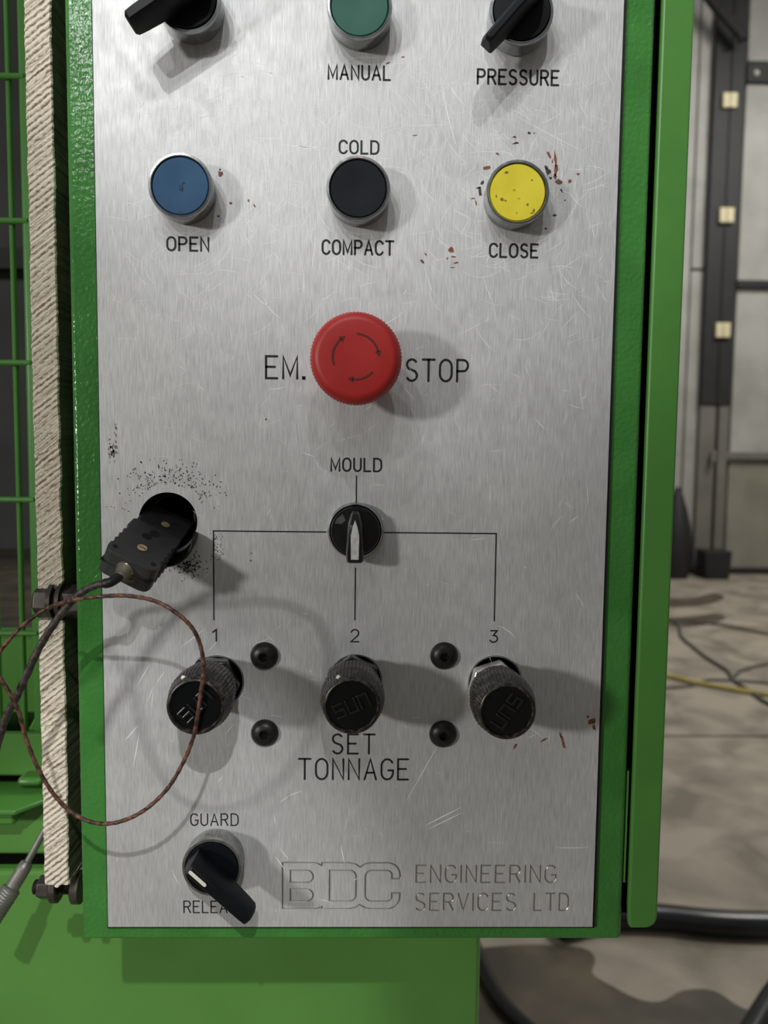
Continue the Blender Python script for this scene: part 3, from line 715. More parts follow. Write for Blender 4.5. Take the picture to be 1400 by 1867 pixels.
for k in range(240):                      # speckled residue round the plug hole
    a = math.radians(random.choice((random.gauss(50, 14), random.gauss(88, 13), random.gauss(118, 12), random.uniform(15, 165)))); r = random.uniform(72, 104) if random.random() < .7 else random.uniform(85, 125)
    fleck(b, 306+r*math.cos(a), 955-r*math.sin(a), random.uniform(1.5, 5), random.uniform(1, 2.5), random.uniform(0, 3), 6)
for k in range(150):
    fleck(b, random.gauss(345, 13), random.gauss(1032, 9), random.uniform(2, 8), random.uniform(1, 2.2), random.uniform(0, 3), 6)
bp_(b, 'dark_residue', M_DARKFLECK, smooth=0, fix=False, kind='stuff', label='dark speckled residue')
b = MB()
for k in range(40): fleck(b, random.gauss(206, 4), random.gauss(818, 9), random.uniform(3, 8), random.uniform(1, 3), PI/2+random.uniform(-.3, .3), 6, lift=.00003)
for k in range(14): fleck(b, random.gauss(211, 2), random.uniform(768, 800), random.uniform(2, 5), 1.2, PI/2, 6, lift=.00003)
for k in range(60): fleck(b, random.uniform(384, 408), random.uniform(972, 1022), random.uniform(2, 5), random.uniform(1, 2), random.uniform(0, 3), 6, lift=.00003)
bp_(b, 'grey_smudges', M_GREASE, smooth=0, fix=False, kind='stuff')

# ---- rubbed rings round the adjuster holes
for q, r in zip(HP[1:], (12.4, 12.4, 12.7)):
    b = MB(); b.lathe([(r*mm, -0.0001), (r*mm, 0.00008), ((r+.5)*mm, 0.00008), ((r+.7)*mm, -0.0001)], 48, cap0=False, cap1=False, c=(q.x, q.z)); bp_(b, 'hole_rim', M_ALU)
# ---- four button-head screws
for k, (px, py) in enumerate(((481, 1197), (482, 1338), (810, 1197), (808, 1340))):
    q = W(px, py, 1.5); b = MB(); R = 6.7
    ang = random.random()
    prof = [(R*mm, 0), (R*mm, 0.0005), (6.2*mm, .0015), (5.2*mm, .0026), (4.0*mm, .0033), (2.75*mm, .0036)]
    b.lathe(prof, 48, cap1=False, c=(q.x, q.z))
    n0 = 48; vs = []; fs = []
    hexr = 2.35
    ring = [(q.x+2.75*mm*math.cos(2*PI*i/48), -0.0036, q.z+2.75*mm*math.sin(2*PI*i/48)) for i in range(48)]
    hx = []
    for i in range(48):
        a = 2*PI*i/48; m_ = ((a-ang) % (PI/3))-PI/6; rr_ = hexr*mm*math.cos(PI/6)/math.cos(m_)
        hx.append((q.x+rr_*math.cos(a), -0.0036, q.z+rr_*math.sin(a)))
    lo = [(x, -0.0008, z) for x, y, z in hx]
    b.add(ring+hx+lo, [(i, (i+1) % 48, 48+(i+1) % 48, 48+i) for i in range(48)]+[(48+i, 48+(i+1) % 48, 96+(i+1) % 48, 96+i) for i in range(48)]+[tuple(96+i for i in range(48))])
    sc = bp_(b, 'screw', M_SCREW, smooth=40)
# ---- cabinet side flange (the folded edge to the right) and the black shade block in the gap
fx0 = (at(1204, 100, T).x+at(1151, 1500, T).x)/2; fx1 = (at(1265, 100, T).x+at(1203, 1500, T).x)/2
fz = at(1170, 1692, T).z
pw = fx1-fx0
b = MB()
poly = [(fx0+.0035, fz)]+[(fx0+.0035, fz)]+arc(fx1-.006, fz+.006, .006, .006, -90, 0, 5)+[(fx1, ztp), (fx0, ztp), (fx0, fz+.012), (fx0+.0004, fz+.0035), (fx0+.0012, fz)]
poly = poly[1:]
b.prism(poly, -0.0055, -T+0.0004); bp_(b, 'side_flange', M_GREEN_EDGE, bevel=0.0012, seg=3)
b = MB(); b.box((X1+.0002, 0.012, fz+.002), (fx1-.001, 0.078, ztp)); bp_(b, 'gap_shade_block', M_VOID)  # black block stands in for the deep shade inside the gap
b = MB(); b.box((fx1-.0025, 0.0045, fz+.006), (fx1-.0005, 0.07, ztp)); bp_(b, 'flange_return', M_GREEN_EDGE)
b = MB(); xs_ = at(1141, 1500, .004).x; b.box((xs_-.0004, 0.0035, at(1141, 1608, .004).z), (xs_+.0005, 0.02, at(1141, 1405, .004).z)); bp_(b, 'edge_strip', M_GREEN_EDGE)

# ================================================================== CONTROLS
def hexpoly(r, rot=0): return [(r*math.cos(rot+k*PI/3), r*math.sin(rot+k*PI/3)) for k in range(6)]
def push_button(px, py, capmat, label, h=11.0, mk=None):
    q = W(px, py, h); t = thing('push_button', label, 'push button', (q.x, 0, q.z), 'push buttons on the face plate')
    b_ = MB(); R = 14.35
    b_.lathe([(13.9*mm, 0), (13.9*mm, .0010), (14.0*mm, .0012), (R*mm, .0095), (R*mm, .0102), (14.0*mm, .0110), (13.1*mm, .0111), (12.75*mm, .0107), (12.7*mm, .006)], 72, cap1=False)
    b_.build('bezel', M_CHROME, t)
    b_ = MB(); b_.lathe([(12.6*mm, .004), (12.55*mm, .0100), (12.2*mm, .0105), (11.2*mm, .0105), (6*mm, .0102), (0.3*mm, .0101)], 64, cap0=False)
    c_ = b_.build('cap', capmat, t)
    b_ = MB(); b_.lathe([(12.76*mm, .0042), (12.76*mm, .0050), (12.3*mm, .0052)], 48, cap0=False, cap1=True); b_.build('seal', M_BLACKGAP, t)
    if mk:
        s_ = MB()
        for (dx, dy, wx, wy) in mk:
            vs = []
            for k in range(7):
                a = 2*PI*k/7; r_ = 1+random.uniform(-.4, .4)
                vs.append(((dx+wx/2*math.cos(a)*r_)*mm, -.01056, (dy+wy/2*math.sin(a)*r_)*mm))
            s_.add(vs, [tuple(range(7))])
        o = s_.build('dirt_marks', M_DIRT, t, smooth=0, fix=False); o['kind'] = 'stuff'
    return t
M_DIRT = mat('brown_dirt', (130, 98, 40), 0.7)
M_DIRTB = mat('dark_dirt', (34, 62, 84), 0.7)
push_button(655.5, 10, M_GREENCAP, 'dark green push button above the word MANUAL')
tb = push_button(328, 338, M_BLUE, 'blue push button above the word OPEN', mk=[(0.3, -0.5, 1.6, 3.2), (0, -11.3, 2, .8), (1.2, 1.4, .8, .8)])
for o_ in tb.children:
    if o_.name.startswith('dirt'): o_.data.materials[0] = M_DIRTB
push_button(653, 343, M_BLACKCAP, 'black push button between the words COLD and COMPACT')
push_button(944, 350, M_YELLOW, 'yellow push button above the word CLOSE, with brown marks', mk=[(-5.4, 8.5, 1.6, 1.3), (-7, -3, 1.8, 1.1), (-5.5, -3.6, 1.2, .4), (.6, -2.6, 1.5, .3), (4.6, -5.2, .9, .9), (7.4, -8, 1, 2.2), (6.4, -9, 1.4, .7), (6.2, 5.5, 1, .4), (-.2, -9, .8, .5), (-9.5, -1.8, .6, 1.2), (-1.8, 1.1, 1.2, .35), (7.6, -10.3, 1.2, 1.6)])

def lever_selector(px, py, ang, label, ind=False, r0=-11.0, r1=25.5, h=11.0, w=7.6, top=26.0):
    q = W(px, py, h); t = thing('selector_switch', label, 'switch', (q.x, 0, q.z), 'long lever selector switches')
    b_ = MB(); R = 14.3
    b_.lathe([(13.7*mm, 0), (13.8*mm, .0010), (14.0*mm, .0012), (R*mm, .0095), (R*mm, .0102), (14.0*mm, .0110), (12.9*mm, .0111), (12.75*mm, .0107), (12.7*mm, .006)], 72, cap1=False)
    b_.build('bezel', M_ALU if ind else M_CHROME, t)
    b_ = MB(); b_.lathe([(12.6*mm, .004), (12.6*mm, .0110), (12.2*mm, .0118), (.3*mm, .0118)], 64, cap0=False); b_.build('dial', M_BLACK, t)
    # lever: one body, flared towards its foot, overhanging the dial
    ca, sa = math.cos(ang), math.sin(ang)
    def P(u, v, hh): return ((u*ca-v*sa)*mm, -hh*mm, (u*sa+v*ca)*mm)
    secs = [(r0, w*.50, 11.8, top-1.0, .62), (r0+1.5, w*.52, 11.6, top, .60), (8, w*.52, 11.6, top, .56), (11.8, w*.52, 11.7, top, .56), (12.8, w*.52, 13.2, top, .56), (r1-5, w*.50, 14.5, top, .56), (r1-1.2, w*.48, 15.2, top-.3, .56), (r1, w*.40, 16.5, top-2.2, .5)]
    vs = []; n_ = 8
    for (u, hw, hb, ht, tp) in secs:
        prof = [(-hw, hb), (hw, hb), (hw, hb+(ht-hb)*.25), (hw*.96, hb+(ht-hb)*.55), (hw*tp, ht-.5), (hw*tp*.8, ht), (-hw*tp*.8, ht), (-hw*tp, ht-.5), (-hw*.96, hb+(ht-hb)*.55), (-hw, hb+(ht-hb)*.25)]
        n_ = len(prof); vs += [P(u, v, hh) for v, hh in prof]
    fs = [tuple(reversed(range(n_))), tuple((len(secs)-1)*n_+k for k in range(n_))]
    for i in range(len(secs)-1):
        for k in range(n_): fs.append((i*n_+k, i*n_+(k+1) % n_, (i+1)*n_+(k+1) % n_, (i+1)*n_+k))
    b_ = MB(); b_.add(vs, fs); lv = b_.build('lever', M_BLACK, t, smooth=28, bevel=0.0004)
    if ind:
        b_ = MB()
        for u0, u1 in ((r0+1.2, r0+11.5),):
            vv = []
            for (uu, a0) in ((u0+.8, 180), (u1-.8, 0)):
                for k in range(7):
                    a = math.radians(a0-90+180*k/6); vv.append((uu+.85*math.cos(a), .85*math.sin(a)))
            n2 = len(vv); b_.add([P(u, v, top-.2) for u, v in vv]+[P(u, v, top+.15) for u, v in vv], [tuple(reversed(range(n2))), tuple(range(n2, 2*n2))]+[(k, (k+1) % n2, n2+(k+1) % n2, n2+k) for k in range(n2)])
        b_.build('indicator_line', M_WHITE, lv)
    return t
lever_selector(342, -2, math.radians(180+34), 'black lever selector switch pointing down to the side, beside the dark green button', r1=27.5)
lever_selector(951, 20, math.radians(180+49), 'black lever selector switch standing above the word PRESSURE', r1=25.5, w=6.4)
lever_selector(386, 1582, math.radians(-43), 'black lever selector switch with white line, between GUARD and RELEASE', ind=True, r1=27)

# mould selector: low ring, dial, short wing handle with a silver pointer
q = W(648, 968, 4)
t = thing('rotary_switch', 'black rotary switch with silver pointer under the word MOULD', 'switch', (q.x, 0, q.z))
b = MB(); b.lathe([(13.4*mm, 0), (13.4*mm, .0015), (12.9*mm, .0040), (12.3*mm, .0046), (11.9*mm, .0040), (11.8*mm, .002)], 64, cap1=False); b.build('bezel', M_CHROME, t)
b = MB(); b.lathe([(11.7*mm, .001), (11.7*mm, .0052), (11.2*mm, .0058), (.3*mm, .0060)], 64, cap0=False); b.build('dial', M_KNOB, t)
secs = [(9.8, 1.4, .9, 12.5), (8.8, 2.2, 1.4, 14.5), (4, 3.6, 2.4, 15.5), (-4, 4.2, 3.1, 15.8), (-11, 4.2, 3.4, 15.8), (-13.2, 4.0, 3.2, 15.4), (-13.8, 3.6, 2.8, 14.6)]
vs = []
for z_, hb, ht, top in secs:
    lo = 5.5 if z_ > -11.5 else 7.5
    prof = [(-hb, lo), (hb, lo), (hb*.97, top-2.5), (ht, top-.3), (ht*.85, top), (-ht*.85, top), (-ht, top-.3), (-hb*.97, top-2.5)]
    n_ = len(prof); vs += [(x*mm, -h_*mm, z_*mm) for x, h_ in prof]
fs = [tuple(reversed(range(n_))), tuple((len(secs)-1)*n_+k for k in range(n_))]
for i in range(len(secs)-1):
    for k in range(n_): fs.append((i*n_+k, i*n_+(k+1) % n_, (i+1)*n_+(k+1) % n_, (i+1)*n_+k))
b = MB(); b.add(vs, fs); hd = b.build('handle', M_KNOB, t, smooth=28, bevel=.0003)
b = MB(); b.add([(x*mm, -hh*mm, z*mm) for hh in (15.3, 16.05) for x, z in ((0, 6.2), (1.1, 3.0), (1.9, -1), (1.9, -4), (1.75, -12), (-1.75, -12), (-1.9, -4), (-1.9, -1), (-1.1, 3.0))],
      [tuple(reversed(range(9))), tuple(range(9, 18))]+[(k, (k+1) % 9, 9+(k+1) % 9, 9+k) for k in range(9)]); b.build('pointer', M_SILVER, hd)
b = MB(); b.prism([(-9.6, 3.5), (-9.0, 5.6), (-6.0, 8.2), (-4.6, 5.2), (-6.4, 3.4)], .5, .5)
b.v = [Vector((v.x*mm, -.0059 - (0.00012 if k >= 5 else 0), v.z*mm)) for k, v in enumerate(b.v)]
o_ = b.build('worn_patch', mat('worn_grey_plastic', (84, 82, 78), .5, var=.2, vscale=300), t, smooth=0)

# emergency stop
q = W(648.5, 651, 31)
t = thing('emergency_stop_button', 'large red mushroom emergency stop button with circling arrows, between EM. and STOP', 'emergency button', (q.x, 0, q.z))
b = MB(); b.lathe([(15*mm, 0), (15*mm, .0015), (13*mm, .0030), (11*mm, .0034), (11*mm, .013)], 64, cap1=True); b.build('collar', M_BLACK, t)
b = MB(); nT = 320
b.lathe([(11.4*mm, .013), (15*mm, .0145), (19.0*mm, .0185), (19.75*mm, .0200), (20.0*mm, .0210), (20.0*mm, .0262), (19.6*mm, .0272), (18.9*mm, .0287), (17.8*mm, .0300), (16.6*mm, .0307), (15.6*mm, .0309), (8*mm, .0307), (.3*mm, .0306)], nT, kn={4: (80, .00028), 5: (80, .00028)}, cap0=False)
cp = b.build('mushroom_cap', M_RED, t, smooth=50)
def arrow(a0, a1, rad, label=None):
    b_ = MB(); hgt = .0309
    pts = arc(0, 0, rad*mm, rad*mm, a0, a1, 14)
    n2 = len(pts); ring = []
    for i, (x, z) in enumerate(pts):
        w_ = .42 if True else .3
        l_ = math.hypot(x, z); ring.append(((x/l_*(rad+w_)*mm), (z/l_*(rad+w_)*mm)))
    inner = [((x/math.hypot(x, z)*(rad-.42)*mm), (z/math.hypot(x, z)*(rad-.42)*mm)) for x, z in pts]
    vs = [(x, -hgt, z) for x, z in ring]+[(x, -hgt, z) for x, z in inner]
    b_.add(vs, [(i, i+1, n2+i+1, n2+i) for i in range(n2-1)])
    x, z = pts[-1]; a = math.radians(a1); d = -1 if a1 < a0 else 1
    tx, tz = -math.sin(a)*d, math.cos(a)*d; rx_, rz_ = math.cos(a), math.sin(a)
    b_.add([(x+rx_*1.35*mm-tx*.3*mm, -hgt, z+rz_*1.35*mm-tz*.3*mm), (x-rx_*1.35*mm-tx*.3*mm, -hgt, z-rz_*1.35*mm-tz*.3*mm), (x+tx*2.2*mm, -hgt, z+tz*2.2*mm)], [(0, 1, 2)])
    o = b_.build('arrow', M_REDARROW, cp, smooth=0, fix=True)
    return o
arrow(200, 130, 9.9); arrow(88, 14, 9.9); arrow(-40, -98, 9.5)

# tonnage adjusters
def adjuster(face, hole, rot, label, bright=False, h=38.0, dot=True):
    q = W(face[0], face[1], h); hq = W(hole[0], hole[1], 0)
    t = thing('pressure_adjuster', label, 'knob', (q.x, 0, q.z), 'tonnage adjusting knobs')
    b_ = MB(); b_.lathe([(8.5*mm, -.02), (8.5*mm, .0)], 32); b_.prism([(x*mm, z*mm) for x, z in hexpoly(13.6, math.radians(78) if bright else rot+.2)], .0006, .0075)
    b_.build('lock_nut', M_BRIGHT if bright else M_KNOB, t, bevel=.0008, smooth=30)
    b_ = MB(); b_.lathe([(9*mm, .007), (11.8*mm, .0085), (12.8*mm, .0105), (13.1*mm, .011), (13.1*mm, .0165), (12.6*mm, .0175), (12.0*mm, .018), (12.0*mm, .0205)], 192, kn={3: (48, .0005), 4: (48, .0005)}, cap0=False)
    b_.build('lock_ring', M_KNOBW, t, smooth=50)
    b_ = MB(); b_.lathe([(12.4*mm, .0195), (14.0*mm, .0205), (14.4*mm, .021), (14.4*mm, .0285), (13.6*mm, .0320), (12.6*mm, .0372), (12.1*mm, .0380), (11.4*mm, .0381), (11.0*mm, .0376), (10.9*mm, .0364)], 208, kn={2: (52, .0006), 3: (52, .0006), 4: (52, .0005)}, cap0=False, cap1=False)
    kb = b_.build('knob', M_KNOBW, t, smooth=50)
    b_ = MB(); b_.lathe([(11.1*mm, .0355), (11.0*mm, .0365), (.3*mm, .0365)], 64, cap0=False)
    fc = b_.build('dial_face', M_FACE, kb)
    ca, sa = math.cos(rot), math.sin(rot)
    s_ = MB()
    SG = {'S': [[(4, 6), (0, 6), (0, 3.2), (4, 3.2), (4, 0), (0, 0)]], 'U': [[(0, 6), (0, 0), (4, 0), (4, 6)]], 'N': [[(0, 0), (0, 6), (4, 6), (4, 0)]]}
    for k, ch in enumerate('SUN'):
        for pl in SG[ch]:
            pp = [((x+k*5.7-7.7)*mm*1.0, (z-3)*mm*.95) for x, z in pl]
            strip_on(s_, pp, 1.05*mm, .0362, .0377)
    for v in s_.v: v.x, v.z = v.x*ca-v.z*sa, v.x*sa+v.z*ca
    s_.build('raised_letters', M_KNOB, kb, smooth=0, bevel=.0003, label='raised letters SUN')
    if dot:
        a = math.radians(118); s_ = MB(); s_.lathe([(1.1*mm, 0), (1.0*mm, .0008), (.6*mm, .0012)], 14)
        o = s_.build('indicator_dot', M_WHITE, kb); o.location = (12.9*mm*math.cos(a), -.0335, 12.9*mm*math.sin(a)); o.rotation_euler = (math.radians(-35), 0, 0)
    return t
adjuster((356, 1289), (396, 1243), math.radians(45), 'black knurled adjusting knob under the number 1, behind the copper-brown wire')
adjuster((641.5, 1288), (648, 1241), math.radians(24), 'black knurled adjusting knob under the number 2, above SET TONNAGE')
adjuster((925, 1298), (903, 1244), math.radians(236), 'black knurled adjusting knob under the number 3, on a bright hexagon nut', bright=True, dot=False)

# ================================================================== THERMOCOUPLE PLUG
sc = 0.962
axis_w = Vector((0.891, 0.032, -0.452)).normalized(); axis_l = Vector((-0.145, -0.925, -0.35)).normalized(); axis_t = Vector((-0.43, 0.378, -0.82)).normalized()
po = Vector((-0.10242*sc, 0.37251*sc-CAMD, CAMZ-0.0385*sc))
PLW, PLL, PLT = 25*sc*mm, 31.95*sc*mm, 13.1*sc*mm
Mp = Matrix((axis_w, axis_l, axis_t)).transposed().to_4x4(); Mp.translation = po
plug = thing('thermocouple_plug', 'flat black two-piece cable plug leaning out of the round hole', 'plug', po)
plug.matrix_world = Mp
def L3(u, l, t_): return (u, l, t_)
# plug body: outline in (u,l) with grip notches, thickness along t
hw = PLW/2
out = [(-hw+.001, 0), (hw-.001, 0), (hw, .001)]
gr_ = []
for k in range(4):
    c_ = .0095+k*.0042
    gr_ += [(hw, c_-.0019), (hw-.0008, c_-.0011), (hw-.0011, c_), (hw-.0008, c_+.0011), (hw, c_+.0019)]
right = [(hw, .006)]+gr_+[(hw, PLL-.004)]+[(hw-.0006, PLL-.0018), (hw-.0018, PLL-.0006), (hw-.004, PLL)]
left = [(-x, y) for x, y in reversed(right)]
out = out + right + left + [(-hw, .001)]
n_ = len(out)
b = MB(); b.add([(x, y, 0) for x, y in out]+[(x, y, PLT) for x, y in out], [tuple(range(n_)), tuple(reversed(range(n_, 2*n_)))]+[(k, (k+1) % n_, n_+(k+1) % n_, n_+k) for k in range(n_)])
body = b.build('plug_body', M_TC, plug, bevel=.0007, seg=3, smooth=40)
# socket half behind it, set back a step
b = MB(); b.box((-hw+.0006, -.0012, .0012), (hw-.0006, -.021, PLT-.0008)); so = b.build('socket_body', M_TC, plug, bevel=.0008, seg=3)
b = MB(); b.box((-hw+.0012, .0005, .0013), (hw-.0012, -.0016, PLT-.0012)); b.build('joint_line', M_BLACKGAP, plug)
def disc_t(name, u, l, r, m, dep=.0004, par=plug, n=24, ring=None):
    b_ = MB(); vs = [(u+r*math.cos(2*PI*k/n), l+r*math.sin(2*PI*k/n), .0006) for k in range(n)]+[(u+r*math.cos(2*PI*k/n), l+r*math.sin(2*PI*k/n), -dep) for k in range(n)]
    b_.add(vs, [tuple(range(n)), tuple(reversed(range(n, 2*n)))]+[(k, (k+1) % n, n+(k+1) % n, n+k) for k in range(n)])
    return b_.build(name, m, par)
disc_t('screw_recess', 0.0005, .0185, .0031, mat('worn_plastic_ring', (58, 56, 58), .5), .00012)
disc_t('screw_seat', 0.0005, .0185, .0024, M_BLACKGAP, .00016)
s1 = disc_t('screw', 0.0004, .0187, .0022, M_BRASS, .0003)
b = MB(); b.box((-.0014, .0184, -.00034), (.0022, .0190, -.00028)); b.build('slot', M_BLACKGAP, s1)
s2 = disc_t('screw', 0.0010, -.0072, .0021, M_BRASS, -.0007)
b = MB(); b.box((-.0004, -.0069, .00064), (.0024, -.0074, .00070)); b.build('slot', M_BLACKGAP, s2)
s2.location = (0, 0, 0)
for u, l in ((-.0004, .0052), (-.0012, .0098)):
    pass
disc_t('polarity_mark', .0004, .0046, .0024, M_INNER, .00010); disc_t('polarity_mark', -.0014, .0092, .0024, M_INNER, .00010)
disc_t('pin_hole', -.0090, .0262, .0012, M_BLACKGAP, .00012); disc_t('pin_hole', .0090, .0258, .0012, M_BLACKGAP, .00012)
# seam round the plug
b = MB(); b.box((-hw-.00004, .002, PLT*.5-.00015), (hw+.00004, PLL+.00004, PLT*.5+.00015)); b.build('mould_seam', M_BLACKGAP, plug)
# gland
b = MB()
def lathe_l(b_, prof, n=28, c=(0, 0)):
    vs = [(c[0]+r*math.cos(2*PI*k/n), l, c[1]+r*math.sin(2*PI*k/n)) for r, l in prof for k in range(n)]
    fs = [(i*n+k, i*n+(k+1) % n, (i+1)*n+(k+1) % n, (i+1)*n+k) for i in range(len(prof)-1) for k in range(n)]
    fs += [tuple(range(n)), tuple((len(prof)-1)*n+k for k in range(n))]
    b_.add(vs, fs)
gu, gt = -.0005, PLT*.48
lathe_l(b, [(.0042, PLL-.001), (.0042, PLL+.0004), (.0037, PLL+.0010), (.0032, PLL+.0028), (.0024, PLL+.0040), (.0021, PLL+.0060), (.0019, PLL+.0062)], c=(gu, gt))
b.build('gland', M_NICKEL, plug)
gw = Mp @ Vector((gu, PLL+.0058, gt))
# lead from the gland down past the board and out of the frame
def wpt(px, py, h): return W(px, py, h)
lead_pts = [gw+(Mp.to_3x3() @ Vector((0, -.003, 0))), gw, wpt(200, 1062, 41), wpt(172, 1068, 40), wpt(140, 1087, 38), wpt(105, 1128, 36), wpt(72, 1180, 35), wpt(48, 1232, 34), wpt(28, 1275, 33), wpt(10, 1310, 32), wpt(-8, 1370, 31)]
inv = Mp.inverted()
b = MB(); P_ = [inv @ p_ for p_ in catmull(lead_pts, 12)]
b.tube(P_, 0.00165, 14, twist=(.06, .5)); b.build('lead', M_CABLE, plug, label='dark twisted lead')
b = MB(); P_ = [inv @ p_ for p_ in catmull([lead_pts[0], gw, wpt(200, 1062, 41), wpt(188, 1064, 40.6)], 10)]
b.tube(P_, [.0021]*(len(P_)-3)+[.0020, .0019, .0018], 16); b.build('strain_relief', M_RUBBER, plug)
# sleeve that lines the hole
q0 = HP[0]; ax0 = Vector((q0.x, .012, q0.z)); ax1 = W(302, 985, 7.5)
sl = thing('plug_grommet', 'round black grommet lining the hole round the plug', 'grommet', (q0.x, 0, q0.z))
b = MB(); vs = []; n_ = 48
ring = []
for (f_, r_) in ((0.0, 13.7), (.35, 13.75), (.62, 13.7), (.97, 13.2), (1.0, 12.6), (.96, 11.8), (.3, 11.4), (0.0, 11.3)):
    c_ = ax0.lerp(ax1, f_)
    for k in range(n_):
        a = 2*PI*k/n_
        vs.append((c_.x+r_*mm*math.cos(a)-q0.x, c_.y + (0.0 if f_ < .3 else 0.0035*math.sin(a)*f_), c_.z+r_*mm*math.sin(a)*(1-.05*f_)-q0.z))
fs = [(i*n_+k, i*n_+(k+1) % n_, (i+1)*n_+(k+1) % n_, (i+1)*n_+k) for i in range(7) for k in range(n_)]
# only the lower half stands proud: cut away the upper arc
b.add(vs, fs); v_ = b.v
for i, v in enumerate(v_):
    if v.z > -0.007:
        k = min(1, (v.z+.007)/.007); v.y = v.y*(1-k)+max(v.y, .013)*k
b.build('sleeve', M_RUBBER, sl)

# ================================================================== COPPER-BROWN WIRE LOOP
lp = [(-60, 1258, 30), (-22, 1225, 30), (0, 1188, 31), (40, 1142, 33), (85, 1110, 34), (135, 1094, 34.5), (190, 1087, 46), (240, 1087, 47), (288, 1098, 47), (330, 1124, 47), (355, 1152, 46), (368, 1188, 45.5), (371, 1225, 45), (366, 1262, 44.5), (361, 1300, 44), (352, 1345, 43),
      (335, 1388, 42), (305, 1438, 41), (262, 1478, 40), (215, 1499, 38), (172, 1500, 37), (132, 1482, 36), (98, 1448, 36), (70, 1402, 36), (48, 1348, 36), (35, 1300, 37), (22, 1272, 38), (5, 1243, 38.5), (-14, 1215, 39), (-40, 1180, 39)]
lp[5] = (135, 1094, 42); lp[4] = (85, 1110, 30)
P_ = catmull([W(*p_) for p_ in lp], 10)
b = MB(); b.tube(P_, .00088, 10, twist=(.10, .9)); o_ = b.build('wire', M_WIRE)
tag(o_, 'thin copper-brown braided wire looping in front of knob 1', 'wire')

# ================================================================== SAWN INSULATION BOARD
EY = 0.014
bx0 = (at(44, 20, EY).x+at(80, 1550, EY).x+at(66, 1000, EY).x)/3; bth = 0.0126
zt_ = at(60, -60, EY).z; zb_ = at(100, 1614, EY).z; zn1 = at(90, 1074, EY).z; zn0 = at(90, 1131, EY).z
NX, NZ = 22, 1000
b = MB(); vs = []
random.seed(3)
ph = [random.uniform(0, 6) for _ in range(8)]
jl = 0; jr = 0
lefts, rights = [], []
for j in range(NZ+1):
    jl = jl*.93+random.gauss(0, .00006); jr = jr*.90+random.gauss(0, .00009); lefts.append(jl); rights.append(jr)
for j in range(NZ+1):
    z = zb_+(zt_-zb_)*j/NZ
    ext = 0
    zmid = (zn0+zn1)/2; hn = (zn1-zn0)/2
    d = abs(z-zmid)/hn
    notch = 0.016*max(0, 1-d**6) if d < 1 else 0
    a = at(42+38*(1), 0, EY)
    for i in range(NX+1):
        u = i/NX
        x = bx0+bth*u + (lefts[j] if i == 0 else (rights[j] if i == NX else (lefts[j]*(1-u)+rights[j]*u)))
        s_ = (x*0.62+ -z*0.78)
        s_ = (z - (x-bx0)*0.78)
        saw = .00050*abs(math.sin(s_*PI/.0028+1.1*math.sin(s_*170+ph[0])))**.6*-1 + .00010*math.sin(s_*2*PI/.0013+ph[1]+2*math.sin(s_*400))
        y = EY+saw+random.gauss(0, .00003)+notch
        if i in (0, NX): y += .0006+abs(random.gauss(0, .0002))
        zz = z
        if j == 0: zz += (.0015*math.sin(u*9)+.003*abs(u-.35))
        vs.append((x, y, zz))
K = NX+1
fs = [(j*K+i, j*K+i+1, (j+1)*K+i+1, (j+1)*K+i) for j in range(NZ) for i in range(NX)]
o0 = len(vs); BK = 0.095
mi = [0]*len(fs)
side = []
for j in range(NZ+1): vs.append((bx0, BK, vs[j*K][2])); vs.append((bx0+bth, BK, vs[j*K+NX][2]))
for j in range(NZ):
    side += [(j*K, (j+1)*K, o0+2*(j+1), o0+2*j), (j*K+NX, o0+2*j+1, o0+2*(j+1)+1, (j+1)*K+NX), (o0+2*j, o0+2*(j+1), o0+2*(j+1)+1, o0+2*j+1)]
b.add(vs, fs, 0)
b.f += [tuple(f) for f in side]; b.mi += [1]*len(side)
b.f.append(tuple(range(K))+(o0+1, o0)); b.mi.append(0)
b.f.append(tuple(NZ*K+i for i in range(K))+(o0+2*NZ+1, o0+2*NZ)); b.mi.append(1)
o_ = b.build('insulation_board', [M_BOARD, M_BOARDSIDE], smooth=25)
tag(o_, 'tall cream board on edge with a rough sawn front, beside the control cabinet', 'board')

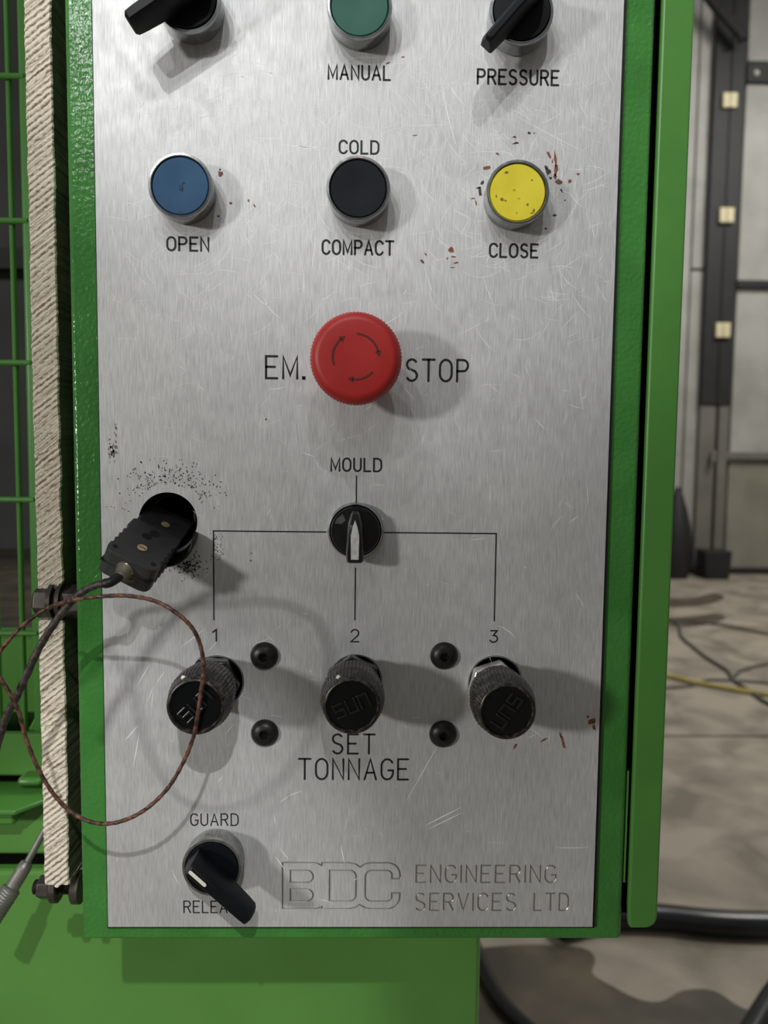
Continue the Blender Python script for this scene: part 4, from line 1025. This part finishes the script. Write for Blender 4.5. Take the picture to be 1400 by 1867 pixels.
# bolts through the board
def xlathe(b_, prof, y, z, n=28, hexa=False, rot=0, mi=0):
    n = 6 if hexa else n
    vs = [(x, y+r*math.sin(2*PI*k/n+rot), z+r*math.cos(2*PI*k/n+rot)) for x, r in prof for k in range(n)]
    fs = [(i*n+k, i*n+(k+1) % n, (i+1)*n+(k+1) % n, (i+1)*n+k) for i in range(len(prof)-1) for k in range(n)]
    fs += [tuple(range(n)), tuple((len(prof)-1)*n+k for k in range(n))]
    b_.add(vs, fs, mi)
def boltset(py, Y, spec, label):
    z = at(100, py, Y).z
    t_ = thing('bolt', label, 'bolt', (at(100, py, Y).x, Y, z))
    for name, hexa, prof, rot in spec:
        b_ = MB(); pr = [(at(px, py, Y).x-t_.location.x, r*mm) for px, r in prof]
        xlathe(b_, pr, 0, 0, hexa=hexa, rot=rot); b_.build(name, M_NUT, t_, smooth=32, bevel=.0005 if hexa else 0)
    return t_
boltset(1096, 0.016, [
    ('shank', False, [(66, 3.6), (70, 4.5), (160, 4.5)], 0),
    ('nut', True, [(67, 6.6), (71, 8.3), (93, 8.3), (95, 7.8)], .25),
    ('washer', False, [(95, 9.2), (103, 9.2)], 0),
    ('washer', False, [(108, 8.0), (113, 9.6), (119, 9.6)], 0),
    ('nut', True, [(119, 8.6), (160, 8.6)], .1)], 'large black nut and bolt in the notch of the sawn board')
thr = [(62, 2.9), (64, 3.7)]
x_ = 64
while x_ < 150: thr += [(x_+.9, 3.15), (x_+1.8, 3.75)]; x_ += 2.4
boltset(1617, 0.030, [
    ('threaded_rod', False, thr, 0),
    ('nut', True, [(72, 5.6), (74, 6.2), (95, 6.2)], .2),
    ('washer', False, [(95, 6.6), (98, 7.9), (108, 7.9), (110, 7.2)], 0),
    ('washer', False, [(134, 7.2), (137, 8.4), (150, 8.4)], 0)], 'dark threaded bolt with nut at the foot of the sawn board')

# probe lying across the machine front behind the board
q0, q1, q2, q3, q4 = at(86, 1505, .06), at(50, 1572, .052), at(22, 1618, .046), at(2, 1648, .042), at(-26, 1692, .036)
t = thing('temperature_probe', 'grey metal probe with ribbed handle beside the foot of the board', 'probe', q2)
def tp(b_, name, m, **k):
    o = b_.build(name, m, t, **k); o.data.transform(Matrix.Translation(-q2)); return o
b = MB(); b.tube([q0+(q0-q1)*.6, q0, q1, q1.lerp(q2, .2)], .0019, 14); tp(b, 'rod', M_GREYMETAL)
n_ = 10; b = MB(); pts = [q1.lerp(q2, k/n_) for k in range(n_+1)]; b.tube(pts, [.0030, .0036]+[.0039]*(n_-1), 20); tp(b, 'handle', M_GREYMETAL)
pts = [q2.lerp(q4, k/44) for k in range(45)]; rad = [.0052+(.0003 if k % 3 == 0 else 0) for k in range(45)]; rad[0] = .0042; rad[1] = .005
b = MB(); b.tube(pts, rad, 24); tp(b, 'ribbed_grip', M_GREYMETAL, smooth=50)
